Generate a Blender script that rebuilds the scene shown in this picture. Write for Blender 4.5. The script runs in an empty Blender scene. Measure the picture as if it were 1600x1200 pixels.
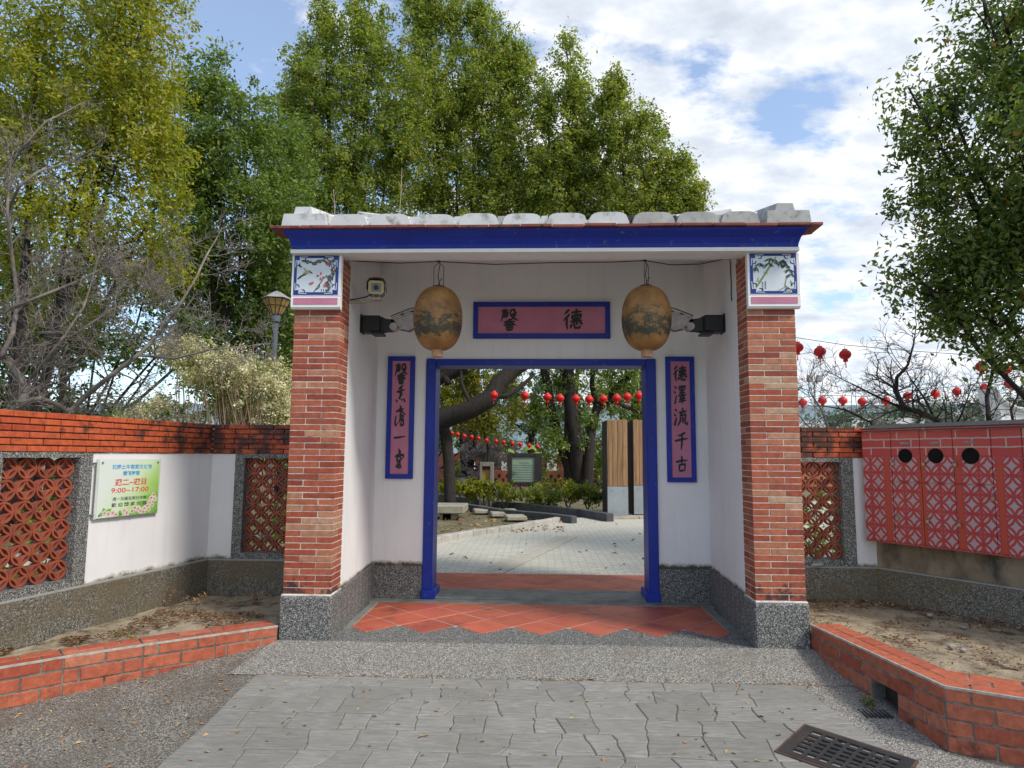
import bpy, bmesh, math, random
import numpy as np
from mathutils import Vector, Matrix, noise as mnoise
R = math.radians
rng = np.random.default_rng(7)
random.seed(7)
sc = bpy.context.scene
COL = sc.collection

# ------------------------------------------------------------------ camera
F_PX, PITCH, YAW, ROLL = 1052.84, 0.1076, 0.0382, 0.0066
CAM = Vector((-0.0271, -5.2644, 1.40))
_h = Vector((-math.sin(YAW), math.cos(YAW), 0)); _r = Vector((math.cos(YAW), math.sin(YAW), 0)); _z = Vector((0, 0, 1))
_F = _h*math.cos(PITCH) + _z*math.sin(PITCH)
_U = -_h*math.sin(PITCH) + _z*math.cos(PITCH)
_c, _s = math.cos(ROLL), math.sin(ROLL)
_right = _r*_c + _U*_s
_up = _U*_c - _r*_s
cd = bpy.data.cameras.new('camera'); cam = bpy.data.objects.new('camera', cd); COL.objects.link(cam)
cam.matrix_world = Matrix(((_right.x, _up.x, -_F.x, CAM.x), (_right.y, _up.y, -_F.y, CAM.y), (_right.z, _up.z, -_F.z, CAM.z), (0, 0, 0, 1)))
cd.sensor_width = 36; cd.lens = F_PX/1600*36; cd.clip_end = 6000; cd.clip_start = 0.05
sc.camera = cam

# ------------------------------------------------------------------ sky, sun, exposure
SUN_DIR = Vector((0.80, -0.50, 0)).normalized(); SUN_EL = R(46)
sc.view_settings.view_transform = 'Standard'; sc.view_settings.look = 'None'
sc.view_settings.gamma = 1; sc.view_settings.use_curve_mapping = False
sc.view_settings.exposure = 1.15
world = bpy.data.worlds.new('World'); sc.world = world; world.use_nodes = True
nt = world.node_tree; nt.nodes.clear()
def N(nt, typ, **kw):
    n = nt.nodes.new(typ)
    for k, v in kw.items():
        if k.startswith('i_'):
            key = k[2:]
            n.inputs[int(key) if key.isdigit() else key.replace('_', ' ')].default_value = v
        else: setattr(n, k, v)
    return n
def L(nt, a, b): nt.links.new(a, b)
def ramp(nt, fac, stops, interp='LINEAR'):
    n = N(nt, 'ShaderNodeValToRGB'); cr = n.color_ramp; cr.interpolation = interp
    while len(cr.elements) < len(stops): cr.elements.new(0.5)
    for e, (p, c) in zip(cr.elements, stops):
        e.position = p; e.color = (c, c, c, 1) if not hasattr(c, '__len__') else (*c, 1)
    if fac is not None: L(nt, fac, n.inputs[0])
    return n
def math_(nt, op, a, b=None, c=None, clamp=False):
    n = N(nt, 'ShaderNodeMath', operation=op); n.use_clamp = clamp
    for i, v in enumerate((a, b, c)):
        if v is None: continue
        if isinstance(v, (int, float)): n.inputs[i].default_value = v
        else: L(nt, v, n.inputs[i])
    return n.outputs[0]
def mixc(nt, fac, a, b, typ='MIX'):
    n = N(nt, 'ShaderNodeMix', data_type='RGBA', blend_type=typ)
    for k, v in ((0, fac), (6, a), (7, b)):
        if isinstance(v, (int, float)): n.inputs[k].default_value = v
        elif isinstance(v, tuple): n.inputs[k].default_value = (*v, 1)
        else: L(nt, v, n.inputs[k])
    return n.outputs[2]
sky = N(nt, 'ShaderNodeTexSky', sky_type='NISHITA'); sky.sun_disc = False
sky.sun_elevation = SUN_EL; sky.sun_rotation = math.atan2(SUN_DIR.x, SUN_DIR.y)
sky.air_density = 1.0; sky.dust_density = 0.6; sky.ozone_density = 2.0
tc = N(nt, 'ShaderNodeTexCoord'); sep = N(nt, 'ShaderNodeSeparateXYZ'); L(nt, tc.outputs['Generated'], sep.inputs[0])
zz = math_(nt, 'MAXIMUM', sep.outputs[2], 0.0)
den = math_(nt, 'ADD', zz, 0.28)
cx_ = math_(nt, 'DIVIDE', sep.outputs[0], den); cy_ = math_(nt, 'DIVIDE', sep.outputs[1], den)
cmb = N(nt, 'ShaderNodeCombineXYZ'); L(nt, cx_, cmb.inputs[0]); L(nt, cy_, cmb.inputs[1])
mp = N(nt, 'ShaderNodeMapping'); L(nt, cmb.outputs[0], mp.inputs[0]); mp.inputs['Rotation'].default_value = (0, 0, 0.5); mp.inputs['Scale'].default_value = (1.0, 1.5, 1); mp.inputs['Location'].default_value = (0.35, 1.1, 0)
n1 = N(nt, 'ShaderNodeTexNoise', i_Scale=3.0, i_Detail=10.0, i_Roughness=0.60); L(nt, mp.outputs[0], n1.inputs['Vector'])
n2 = N(nt, 'ShaderNodeTexNoise', i_Scale=7.0, i_Detail=9.0, i_Roughness=0.58); L(nt, mp.outputs[0], n2.inputs['Vector'])
# the bank of cloud is thicker towards the right half of the sky
side = math_(nt, 'MULTIPLY', math_(nt, 'MINIMUM', sep.outputs[0], 0.02), 0.62)
dens = math_(nt, 'ADD', n1.outputs['Fac'], side)
cover = ramp(nt, dens, [(0.365, 0), (0.46, 1)])
shade = ramp(nt, n2.outputs['Fac'], [(0.30, (0.32, 0.345, 0.385)), (0.44, (0.385, 0.41, 0.445)), (0.56, (0.475, 0.485, 0.505)), (0.68, (0.56, 0.56, 0.57))])
skyc = N(nt, 'ShaderNodeVectorMath', operation='SCALE'); L(nt, sky.outputs[0], skyc.inputs[0]); skyc.inputs['Scale'].default_value = 0.10
skyw = mixc(nt, 0.10, skyc.outputs[0], (0.7, 0.8, 0.95))
cloudfac = math_(nt, 'MULTIPLY', cover.outputs[0], 0.93)
fin = mixc(nt, cloudfac, skyw, shade.outputs[0])
bg = N(nt, 'ShaderNodeBackground'); L(nt, fin, bg.inputs[0]); bg.inputs[1].default_value = 1.0
wo = N(nt, 'ShaderNodeOutputWorld'); L(nt, bg.outputs[0], wo.inputs[0])

sl = bpy.data.lights.new('sun', 'SUN'); sl.energy = 1.5; sl.angle = R(11); sl.color = (1.0, 0.94, 0.85)
so = bpy.data.objects.new('sun', sl); COL.objects.link(so)
sd = Vector((SUN_DIR.x*math.cos(SUN_EL), SUN_DIR.y*math.cos(SUN_EL), math.sin(SUN_EL)))
so.rotation_euler = (-sd).to_track_quat('-Z', 'Y').to_euler(); so.location = (20, 15, 25)

# ------------------------------------------------------------------ helpers: pixel of the 1600x1200 photo -> point at a distance
def ray(u, v):
    a, b = u-800, v-600
    a, b = _c*a + _s*b, -_s*a + _c*b
    return _F + _r*(a/F_PX) + _U*(-b/F_PX)
def at(u, v, Y):
    d = ray(u, v); return CAM + d*((Y-CAM.y)/d.y)
def atz(u, v, z):
    d = ray(u, v); return CAM + d*((z-CAM.z)/d.z)
def pxm(Y): return (Y-CAM.y)/F_PX        # metres per photo pixel at depth Y

# ------------------------------------------------------------------ tagging and parenting
def tag(o, label=None, cat=None, group=None, kind=None):
    if label: o['label'] = label
    if cat: o['category'] = cat
    if group: o['group'] = group
    if kind: o['kind'] = kind
    return o
def empty(name, loc, label, cat, group=None):
    o = bpy.data.objects.new(name, None); COL.objects.link(o); o.location = loc; o.empty_display_size = 0.1
    INV[o.name] = Vector(loc)
    return tag(o, label, cat, group)
INV = {}
def setpar(o, p):
    if p is not None:
        o.parent = p
        loc = INV.get(p.name)
        if loc is not None: o.matrix_parent_inverse = Matrix.Translation(-loc)
def place(name, me, parent, loc=(0, 0, 0), rot=(0, 0, 0), scale=(1, 1, 1)):
    o = bpy.data.objects.new(name, me); COL.objects.link(o); setpar(o, parent)
    o.location = loc; o.rotation_euler = rot; o.scale = scale
    return o
class MB:
    def __init__(s): s.v = []; s.f = []; s.uv = None
    def add(s, vs, fs):
        b = len(s.v); s.v += [tuple(v) for v in vs]; s.f += [tuple(b+i for i in f) for f in fs]
    def box(s, x0, x1, y0, y1, z0, z1, fr=None):
        p = [(x, y, z) for z in (z0, z1) for y in (y0, y1) for x in (x0, x1)]
        if fr: p = [fr(*q) for q in p]
        fs = [(0, 2, 3, 1), (4, 5, 7, 6), (0, 1, 5, 4), (2, 6, 7, 3), (0, 4, 6, 2), (1, 3, 7, 5)]
        s.add(p, fs); return s
    def cbox(s, x0, x1, y0, y1, z0, z1, c=0.003, fr=None):       # box with chamfered edges
        lo = (x0, y0, z0); hi = (x1, y1, z1); c = min(c, (x1-x0)*.3, (y1-y0)*.3, (z1-z0)*.3)
        P = []; idx = {}
        for k in range(8):
            b = ((k & 1), (k >> 1) & 1, (k >> 2) & 1)
            for a in range(3):
                q = [hi[i] if b[i] else lo[i] for i in range(3)]
                for i in range(3):
                    if i != a: q[i] += -c if b[i] else c
                idx[(k, a)] = len(P); P.append(tuple(q))
        fs = []
        for a in range(3):
            i1, i2 = (a+1) % 3, (a+2) % 3
            for sgn in (0, 1):
                ks = [(sgn << a) | (p << i1) | (q << i2) for p, q in ((0, 0), (1, 0), (1, 1), (0, 1))]
                f = [idx[(k, a)] for k in ks]
                fs.append(tuple(f) if sgn else tuple(reversed(f)))
        for a in range(3):                                        # edges along axis a
            i1, i2 = (a+1) % 3, (a+2) % 3
            for p in (0, 1):
                for q in (0, 1):
                    k0 = (p << i1) | (q << i2); k1 = k0 | (1 << a)
                    f = [idx[(k0, i1)], idx[(k1, i1)], idx[(k1, i2)], idx[(k0, i2)]]
                    fs.append(tuple(f) if (p ^ q) else tuple(reversed(f)))
        for k in range(8):
            f = (idx[(k, 0)], idx[(k, 1)], idx[(k, 2)])
            fs.append(f if bin(k).count('1') % 2 == 1 else tuple(reversed(f)))
        if fr: P = [fr(*q) for q in P]
        s.add(P, fs); return s
    def prism(s, poly, a, b, fr=None, axis='z'):                  # poly ccw in plane; extrude a..b
        n = len(poly)
        def m(p, h):
            q = (p[0], p[1], h) if axis == 'z' else ((p[0], h, p[1]) if axis == 'y' else (h, p[0], p[1]))
            return fr(*q) if fr else q
        vs = [m(p, a) for p in poly] + [m(p, b) for p in poly]
        fs = [tuple(reversed(range(n))), tuple(range(n, 2*n))] + [(i, (i+1) % n, n+(i+1) % n, n+i) for i in range(n)]
        s.add(vs, fs); return s
    def tube(s, pts, rad, n=8, cap=True):
        pts = [Vector(p) for p in pts]; rad = rad if hasattr(rad, '__len__') else [rad]*len(pts)
        b = len(s.v); ref = None
        for i, p in enumerate(pts):
            d = (pts[min(i+1, len(pts)-1)] - pts[max(i-1, 0)])
            d = d.normalized() if d.length > 1e-9 else Vector((0, 0, 1))
            if ref is None: ref = Vector((0, 0, 1)).cross(d) if abs(d.z) < .9 else Vector((1, 0, 0)).cross(d)
            ref = (ref - d*ref.dot(d)); ref = ref.normalized() if ref.length > 1e-6 else d.orthogonal().normalized()
            o = d.cross(ref)
            for k in range(n):
                t = 2*math.pi*k/n; s.v.append(tuple(p + ref*(math.cos(t)*rad[i]) + o*(math.sin(t)*rad[i])))
        for i in range(len(pts)-1):
            for k in range(n):
                s.f.append((b+i*n+k, b+i*n+(k+1) % n, b+(i+1)*n+(k+1) % n, b+(i+1)*n+k))
        if cap:
            s.f.append(tuple(b+k for k in reversed(range(n)))); e = b+(len(pts)-1)*n; s.f.append(tuple(e+k for k in range(n)))
        return s
    def lathe(s, prof, c=(0, 0, 0), n=24, ridge=0.0):              # prof: (r, z)
        b = len(s.v)
        for r, z in prof:
            for k in range(n):
                t = 2*math.pi*k/n; q = r*(1 - (ridge if k % 2 else 0))
                s.v.append((c[0]+q*math.cos(t), c[1]+q*math.sin(t), c[2]+z))
        for i in range(len(prof)-1):
            for k in range(n):
                s.f.append((b+i*n+k, b+i*n+(k+1) % n, b+(i+1)*n+(k+1) % n, b+(i+1)*n+k))
        s.f.append(tuple(b+k for k in reversed(range(n)))); e = b+(len(prof)-1)*n; s.f.append(tuple(e+k for k in range(n)))
        return s
    def mesh(s, name, mat=None, smooth=False):
        me = bpy.data.meshes.new(name); me.from_pydata(s.v, [], s.f)
        bm = bmesh.new(); bm.from_mesh(me); bmesh.ops.recalc_face_normals(bm, faces=bm.faces); bm.to_mesh(me); bm.free()
        if mat: me.materials.append(mat)
        if smooth:
            me.polygons.foreach_set('use_smooth', [True]*len(me.polygons))
            if smooth != 'all': me.set_sharp_from_angle(angle=R(40))
        me.update(); return me
    def build(s, name, mat, parent=None, smooth=False, label=None):
        o = place(name, s.mesh(name, mat, smooth), parent)
        if label: o['label'] = label
        return o
def struct(o): o['kind'] = 'structure'; return o
def frame2(P, Q):            # wall frame: s along P->Q, n towards -left normal (viewer side), z up
    P = Vector((P[0], P[1])); Q = Vector((Q[0], Q[1])); t = (Q-P).normalized(); n = Vector((t.y, -t.x))
    return P, t, n, (Q-P).length
def mkfr(P, t, n):
    return lambda s_, n_, z_: (P.x+t.x*s_+n.x*n_, P.y+t.y*s_+n.y*n_, z_)
def clip_poly(poly, a, b, c):            # keep a*x+b*y<=c
    out = []
    for i in range(len(poly)):
        p, q = poly[i], poly[(i+1) % len(poly)]
        dp, dq = a*p[0]+b*p[1]-c, a*q[0]+b*q[1]-c
        if dp <= 0: out.append(p)
        if dp*dq < 0:
            t = dp/(dp-dq); out.append((p[0]+(q[0]-p[0])*t, p[1]+(q[1]-p[1])*t))
    return out
def area(poly): return 0.5*abs(sum(poly[i][0]*poly[(i+1) % len(poly)][1]-poly[(i+1) % len(poly)][0]*poly[i][1] for i in range(len(poly))))
def inset(poly, d):
    n = len(poly); A = sum(poly[i][0]*poly[(i+1) % n][1]-poly[(i+1) % n][0]*poly[i][1] for i in range(n))
    if A < 0: poly = poly[::-1]
    out = []
    for i in range(n):
        p0, p1, p2 = Vector(poly[i-1]), Vector(poly[i]), Vector(poly[(i+1) % n])
        e1, e2 = (p1-p0).normalized(), (p2-p1).normalized()
        n1_, n2_ = Vector((-e1.y, e1.x)), Vector((-e2.y, e2.x))
        b = (n1_+n2_); L_ = b.length
        if L_ < 1e-6: out.append(tuple(p1+n1_*d)); continue
        b = b/L_; k = d/max(0.4, b.dot(n1_)); out.append(tuple(p1+b*k))
    return out

# ------------------------------------------------------------------ materials
def newmat(name):
    m = bpy.data.materials.new(name); m.use_nodes = True; t = m.node_tree; t.nodes.clear()
    out = N(t, 'ShaderNodeOutputMaterial'); p = N(t, 'ShaderNodeBsdfPrincipled'); L(t, p.outputs[0], out.inputs[0])
    return m, t, p, out
def pos(t, scale=(1, 1, 1)):
    g = N(t, 'ShaderNodeNewGeometry'); mpp = N(t, 'ShaderNodeMapping'); L(t, g.outputs['Position'], mpp.inputs[0]); mpp.inputs['Scale'].default_value = scale
    return mpp.outputs[0]
def noisef(t, vec, scale, detail=5, rough=.6):
    n = N(t, 'ShaderNodeTexNoise', i_Scale=scale, i_Detail=detail, i_Roughness=rough); L(t, vec, n.inputs['Vector']); return n.outputs['Fac']
def bump(t, p, h, strength=.3, dist=.005):
    b = N(t, 'ShaderNodeBump'); b.inputs['Strength'].default_value = strength; b.inputs['Distance'].default_value = dist
    L(t, h, b.inputs['Height']); L(t, b.outputs[0], p.inputs['Normal'])
def simple(name, col, col2=None, scale=6, rough=.6, bs=60, bd=.002, bstr=.4, metal=0, stain=None, stain_s=3, stain_lo=.5, stain_hi=.7, spec=.4, vscale=(1, 1, 1), randv=0, detail=5):
    m, t, p, o = newmat(name)
    v = pos(t, vscale)
    base = col
    col2 = col2 or tuple(c*.8 for c in col)
    f = noisef(t, v, scale, detail); r = ramp(t, f, [(.3, col2), (.7, col)]); c = r.outputs[0]
    if randv:
        oi = N(t, 'ShaderNodeObjectInfo'); rv = ramp(t, oi.outputs['Random'], [(0, 1-randv), (1, 1+randv)])
        c = mixc(t, 1.0, c, rv.outputs[0], 'MULTIPLY')
    if stain:
        f2 = noisef(t, v, stain_s, 8, .65); r2 = ramp(t, f2, [(stain_lo, 0), (stain_hi, 1)])
        c = mixc(t, r2.outputs[0], c, stain)
    L(t, c, p.inputs['Base Color']); p.inputs['Roughness'].default_value = rough; p.inputs['Metallic'].default_value = metal
    p.inputs['Specular IOR Level'].default_value = spec
    if bstr: bump(t, p, noisef(t, v, bs, 4), bstr, bd)
    return m
def brickmat(name, palette, dirt=(.03, .022, .02), dlo=.56, dhi=.68, dscale=4, rough=.62, zdirt=None, xdirt=None, spots=True):
    m, t, p, o = newmat(name); v = pos(t)
    oi = N(t, 'ShaderNodeObjectInfo'); r = ramp(t, oi.outputs['Random'], palette, 'LINEAR'); c = r.outputs[0]
    # kiln flashes along the length
    f = noisef(t, v, 22, 4); rr = ramp(t, f, [(.3, .72), (.7, 1.22)]); c = mixc(t, 1, c, rr.outputs[0], 'MULTIPLY')
    f0 = noisef(t, v, 130, 3); r0 = ramp(t, f0, [(.25, .8), (.75, 1.12)]); c = mixc(t, 1, c, r0.outputs[0], 'MULTIPLY')
    fd = noisef(t, v, dscale, 9, .68)
    if zdirt or xdirt:
        g = N(t, 'ShaderNodeNewGeometry'); s = N(t, 'ShaderNodeSeparateXYZ'); L(t, g.outputs['Position'], s.inputs[0])
        if zdirt:
            mr = N(t, 'ShaderNodeMapRange'); L(t, s.outputs[2], mr.inputs[0])
            for i, q in enumerate(zdirt): mr.inputs[1+i].default_value = q
            fd = math_(t, 'ADD', fd, mr.outputs[0])
        if xdirt:
            mr = N(t, 'ShaderNodeMapRange'); L(t, s.outputs[1], mr.inputs[0])
            for i, q in enumerate(xdirt): mr.inputs[1+i].default_value = q
            fd = math_(t, 'ADD', fd, mr.outputs[0])
    rd = ramp(t, fd, [(dlo, 0), (dhi, 1)]); c = mixc(t, math_(t, 'MULTIPLY', rd.outputs[0], .88), c, dirt)
    L(t, c, p.inputs['Base Color']); p.inputs['Roughness'].default_value = rough; p.inputs['Specular IOR Level'].default_value = .35
    bump(t, p, noisef(t, v, 90, 5), .5, .003)
    return m
PAL_PILLAR = [(0, (.33, .068, .032)), (.25, (.40, .11, .055)), (.45, (.25, .05, .028)), (.62, (.42, .13, .065)), (.76, (.40, .20, .115)), (.84, (.33, .075, .04)), (.93, (.43, .17, .09)), (1, (.46, .30, .19))]
PAL_WALL = [(0, (.46, .085, .03)), (.5, (.52, .105, .035)), (.85, (.38, .062, .025)), (1, (.52, .12, .05))]
PAL_KERB = [(0, (.38, .095, .05)), (.4, (.44, .125, .065)), (.8, (.33, .07, .038)), (1, (.46, .16, .09))]
M_pbrick = brickmat('pillar_brick', PAL_PILLAR, zdirt=(.34, .62, .12, -.08), dlo=.57, dhi=.66, dscale=9)
M_wbrick = brickmat('wall_brick', PAL_WALL, xdirt=(-.6, 1.2, -.06, .12), dlo=.53, dhi=.66, dscale=7)
M_kbrick = brickmat('kerb_brick', PAL_KERB, zdirt=(.02, -.17, 0, .13), dlo=.62, dhi=.80, dscale=8)
M_wmort = simple('white_mortar', (.74, .71, .66), (.45, .42, .38), 30, .85, stain=(.12, .10, .09), stain_s=6, stain_lo=.52, stain_hi=.72)
M_gmort = simple('grey_mortar', (.27, .25, .21), (.13, .12, .10), 20, .9, stain=(.05, .045, .04), stain_s=9, stain_lo=.45, stain_hi=.7)
M_edge = simple('mortar_edge', (.50, .47, .42), (.26, .24, .2), 25, .9)
def plaster(name, col, low=None):
    m, t, p, o = newmat(name); v = pos(t)
    c = ramp(t, noisef(t, v, 1.6, 6), [(.3, tuple(k*.90 for k in col)), (.7, col)]).outputs[0]
    c = mixc(t, ramp(t, noisef(t, v, 45, 4), [(.70, 0), (.80, .5)]).outputs[0], c, tuple(k*.5 for k in col))
    vs = pos(t, (9, 9, .7)); c = mixc(t, ramp(t, noisef(t, vs, 1.3, 8), [(.50, 0), (.75, .22)]).outputs[0], c, tuple(k*q for k, q in zip(col, (.62, .6, .55))))
    if low:
        g = N(t, 'ShaderNodeNewGeometry'); s = N(t, 'ShaderNodeSeparateXYZ'); L(t, g.outputs['Position'], s.inputs[0])
        mr = N(t, 'ShaderNodeMapRange'); L(t, s.outputs[2], mr.inputs[0]); mr.inputs[1].default_value = low[0]; mr.inputs[2].default_value = low[1]; mr.inputs[3].default_value = .40; mr.inputs[4].default_value = -.2
        f = math_(t, 'ADD', noisef(t, v, 8, 9, .7), mr.outputs[0])
        c = mixc(t, ramp(t, f, [(.56, 0), (.76, .75)]).outputs[0], c, (.24, .20, .12))
        c = mixc(t, ramp(t, f, [(.74, 0), (.86, .9)]).outputs[0], c, (.05, .045, .035))
    L(t, c, p.inputs['Base Color']); p.inputs['Roughness'].default_value = .75; p.inputs['Specular IOR Level'].default_value = .3
    bump(t, p, noisef(t, v, 28, 6), .35, .004)
    return m
M_white = plaster('white_paint', (.84, .84, .835), low=(.33, .40))
M_wwall = plaster('white_wall_paint', (.76, .75, .755), low=(.40, .48))
def pebble(name, stops, scale=150, tint=None, rough=.7, bd=.004, dirt=(.10, .085, .06), dlo=.5, dhi=.75, damt=.5):
    m, t, p, o = newmat(name); v = pos(t)
    vo = N(t, 'ShaderNodeTexVoronoi', feature='F1', i_Scale=scale); L(t, v, vo.inputs['Vector'])
    s = N(t, 'ShaderNodeSeparateColor'); L(t, vo.outputs['Color'], s.inputs[0])
    c = ramp(t, s.outputs[0], stops, 'LINEAR').outputs[0]
    dk = ramp(t, vo.outputs['Distance'], [(.42, 1), (.72, .45)]).outputs[0]
    c = mixc(t, 1, c, dk, 'MULTIPLY')
    fd = ramp(t, noisef(t, v, 2.2, 7), [(dlo, 0), (dhi, damt)]).outputs[0]
    c = mixc(t, fd, c, dirt)
    L(t, c, p.inputs['Base Color']); p.inputs['Roughness'].default_value = rough
    inv = math_(t, 'SUBTRACT', 1.0, vo.outputs['Distance']); bump(t, p, inv, .7, bd)
    return m
M_pebble = pebble('washed_pebble', [(0, (.04, .043, .045)), (.35, (.09, .095, .096)), (.6, (.18, .18, .172)), (.85, (.38, .375, .35)), (1, (.58, .57, .53))], 170, damt=.15)
M_pebramp = pebble('pebble_paving', [(0, (.10, .098, .09)), (.3, (.20, .192, .175)), (.6, (.31, .30, .27)), (.85, (.47, .45, .40)), (1, (.62, .59, .53))], 165, damt=.45, dirt=(.15, .13, .10))
M_plaza = pebble('pebble_plaza', [(0, (.06, .057, .05)), (.3, (.14, .132, .117)), (.6, (.23, .218, .19)), (.85, (.34, .32, .275)), (1, (.50, .47, .40))], 150, damt=.6, dirt=(.10, .082, .06), dlo=.42, dhi=.62)
M_pebbase = pebble('pebble_wall_base', [(0, (.06, .058, .05)), (.4, (.13, .125, .105)), (.8, (.24, .225, .185)), (1, (.40, .37, .30))], 120, dirt=(.13, .10, .055), dlo=.42, dhi=.62, damt=.75)
M_blue = simple('blue_paint', (.006, .030, .34), (.004, .020, .25), 3, .45, stain=(.10, .11, .20), stain_s=20, stain_lo=.61, stain_hi=.70, bs=15, bd=.002, bstr=.3)
M_plum = simple('plum_paint', (.54, .22, .32), (.47, .18, .27), 5, .75, spec=.2)
M_ink = simple('black_ink', (.012, .016, .018), (.02, .025, .027), 40, .5, bstr=0)
M_concrete = simple('concrete', (.36, .355, .34), (.25, .245, .23), 5, .85, stain=(.14, .13, .115), stain_s=5, stain_lo=.5, stain_hi=.8)
M_roofwhite = simple('roof_whitewash', (.62, .63, .64), (.50, .51, .52), 6, .8, stain=(.17, .155, .13), stain_s=8, stain_lo=.52, stain_hi=.72)
M_roofgrey = simple('roof_grey_plaster', (.44, .44, .43), (.30, .30, .29), 10, .85, stain=(.10, .10, .09), stain_s=14, stain_lo=.55, stain_hi=.75)
M_eave = simple('eave_tile_red', (.25, .07, .05), (.14, .04, .03), 12, .7, randv=.35, stain=(.03, .025, .02), stain_s=14, stain_lo=.55, stain_hi=.65)
M_dark = simple('dark_tile', (.05, .035, .03), (.02, .016, .015), 20, .8)
M_black = simple('black_metal', (.018, .018, .02), (.012, .012, .013), 8, .45)
M_grey = simple('grey_metal', (.22, .23, .24), (.16, .17, .18), 8, .45)
M_bronze = simple('dark_steel', (.035, .028, .028), (.022, .018, .018), 8, .6)
M_steel = simple('steel_plate', (.44, .48, .51), (.36, .40, .43), 4, .4, metal=.5, bstr=.1)
M_wire = simple('wire', (.03, .03, .03), None, 8, .6, bstr=0)
M_soil = simple('soil', (.40, .335, .23), (.25, .20, .135), 5, .95, bs=45, bd=.02, bstr=.9, stain=(.07, .05, .035), stain_s=6, stain_lo=.48, stain_hi=.66, detail=9)
M_lattice = simple('terracotta_lattice', (.32, .08, .038), (.21, .046, .025), 12, .7, stain=(.04, .025, .02), stain_s=5, stain_lo=.56, stain_hi=.74, randv=.15, bs=80)
M_tile = simple('floor_tile_red', (.50, .125, .068), (.38, .08, .048), 4, .42, stain=(.10, .035, .03), stain_s=3.2, stain_lo=.54, stain_hi=.74, randv=.16, bs=60, bd=.001)
M_bark = simple('bark', (.036, .028, .023), (.014, .011, .010), 14, .9, bs=30, bd=.02, bstr=.9, vscale=(1, 1, .3))
M_twig = simple('twig_bark', (.25, .215, .19), (.11, .092, .082), 9, .85, bstr=.2)
M_twigd = simple('dark_twig_bark', (.07, .05, .045), (.04, .03, .028), 9, .85, bstr=.2)
def stone_mat():
    m, t, p, o = newmat('paving_stone'); v = pos(t); v2 = pos(t, (1, 7, 1))
    c = ramp(t, noisef(t, v2, 9, 9, .75), [(.25, (.14, .137, .127)), (.5, (.245, .241, .222)), (.75, (.37, .362, .335))]).outputs[0]
    oi = N(t, 'ShaderNodeObjectInfo'); rv = ramp(t, oi.outputs['Random'], [(0, .86), (1, 1.12)]); c = mixc(t, 1, c, rv.outputs[0], 'MULTIPLY')
    c = mixc(t, ramp(t, noisef(t, v, 2.5, 6), [(.42, 0), (.7, .5)]).outputs[0], c, (.19, .18, .15))
    L(t, c, p.inputs['Base Color']); p.inputs['Roughness'].default_value = .72
    bump(t, p, noisef(t, v2, 26, 8, .7), .55, .006); return m
M_stone = stone_mat(); M_stone.node_tree.nodes['Principled BSDF'].inputs['Specular IOR Level'].default_value = .2
def leafmat(name, stops, trans=.35, rough=.42):
    m, t, p, o = newmat(name)
    a = N(t, 'ShaderNodeAttribute', attribute_name='tone')
    c = ramp(t, a.outputs['Fac'], stops).outputs[0]
    L(t, c, p.inputs['Base Color']); p.inputs['Roughness'].default_value = rough; p.inputs['Specular IOR Level'].default_value = .45
    tr = N(t, 'ShaderNodeBsdfTranslucent')
    tc_ = mixc(t, 1, c, (1.5, 1.6, .7), 'MULTIPLY'); L(t, tc_, tr.inputs[0])
    mx = N(t, 'ShaderNodeMixShader'); mx.inputs[0].default_value = trans
    L(t, p.outputs[0], mx.inputs[1]); L(t, tr.outputs[0], mx.inputs[2]); L(t, mx.outputs[0], o.inputs[0]); return m
M_lf_olive = leafmat('olive_leaves', [(0, (.09, .125, .014)), (.5, (.26, .275, .026)), (.85, (.42, .40, .04)), (1, (.44, .30, .035))], .45)
M_lf_green = leafmat('green_leaves', [(0, (.06, .10, .018)), (.5, (.20, .25, .045)), (.86, (.38, .42, .09)), (.95, (.27, .23, .05)), (1, (.34, .11, .05))], .5)
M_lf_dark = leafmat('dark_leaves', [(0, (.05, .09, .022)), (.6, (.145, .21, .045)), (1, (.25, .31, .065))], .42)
M_lf_near = leafmat('near_leaves', [(0, (.05, .085, .022)), (.6, (.115, .165, .034)), (.93, (.24, .28, .055)), (1, (.28, .14, .04))], .4)
M_lf_yell = leafmat('yellow_leaves', [(0, (.10, .13, .02)), (.6, (.22, .22, .03)), (1, (.34, .27, .04))], .45)
M_lf_cream = leafmat('cream_blossom', [(0, (.10, .13, .04)), (.35, (.42, .38, .20)), (.7, (.62, .57, .38)), (1, (.75, .72, .58))], .25)
M_litter = leafmat('dry_leaves', [(0, (.05, .03, .02)), (.4, (.16, .08, .04)), (.75, (.36, .20, .10)), (1, (.50, .36, .16))], .1, .8)
# =================================================================== THE SETTING: ground
def gz(y):                                   # height of the forecourt falling away from the gate
    pts = [(-60, -.30), (-8, -.28), (-3.2, -.225), (-2.2, -.20), (-1.4, -.165), (-.55, -.095), (-.28, -.048), (-.05, 0.0), (9, 0)]
    for (a, b), (c, d) in zip(pts, pts[1:]):
        if y <= c: return b + (d-b)*(y-a)/(c-a) if y >= a else b
    return 0
def grid_sheet(name, xs, ys, zf, mat, keep=None, nz=0.0):
    mb = MB(); nx = len(xs)
    for y in ys:
        for x in xs:
            z = zf(x, y); mb.v.append((x, y, z + (nz*(mnoise.noise(Vector((x*3, y*3, 0)))+.5*mnoise.noise(Vector((x*9, y*9, 4)))) if nz else 0)))
    for j in range(len(ys)-1):
        for i in range(nx-1):
            cx, cy = (xs[i]+xs[i+1])/2, (ys[j]+ys[j+1])/2
            if keep is None or keep(cx, cy): mb.f.append((j*nx+i, j*nx+i+1, (j+1)*nx+i+1, (j+1)*nx+i))
    o = mb.build(name, mat); return struct(o)
M_ground = simple('grassy_soil', (.075, .10, .03), (.13, .11, .06), .8, .95, bs=8, bd=.05)
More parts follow.
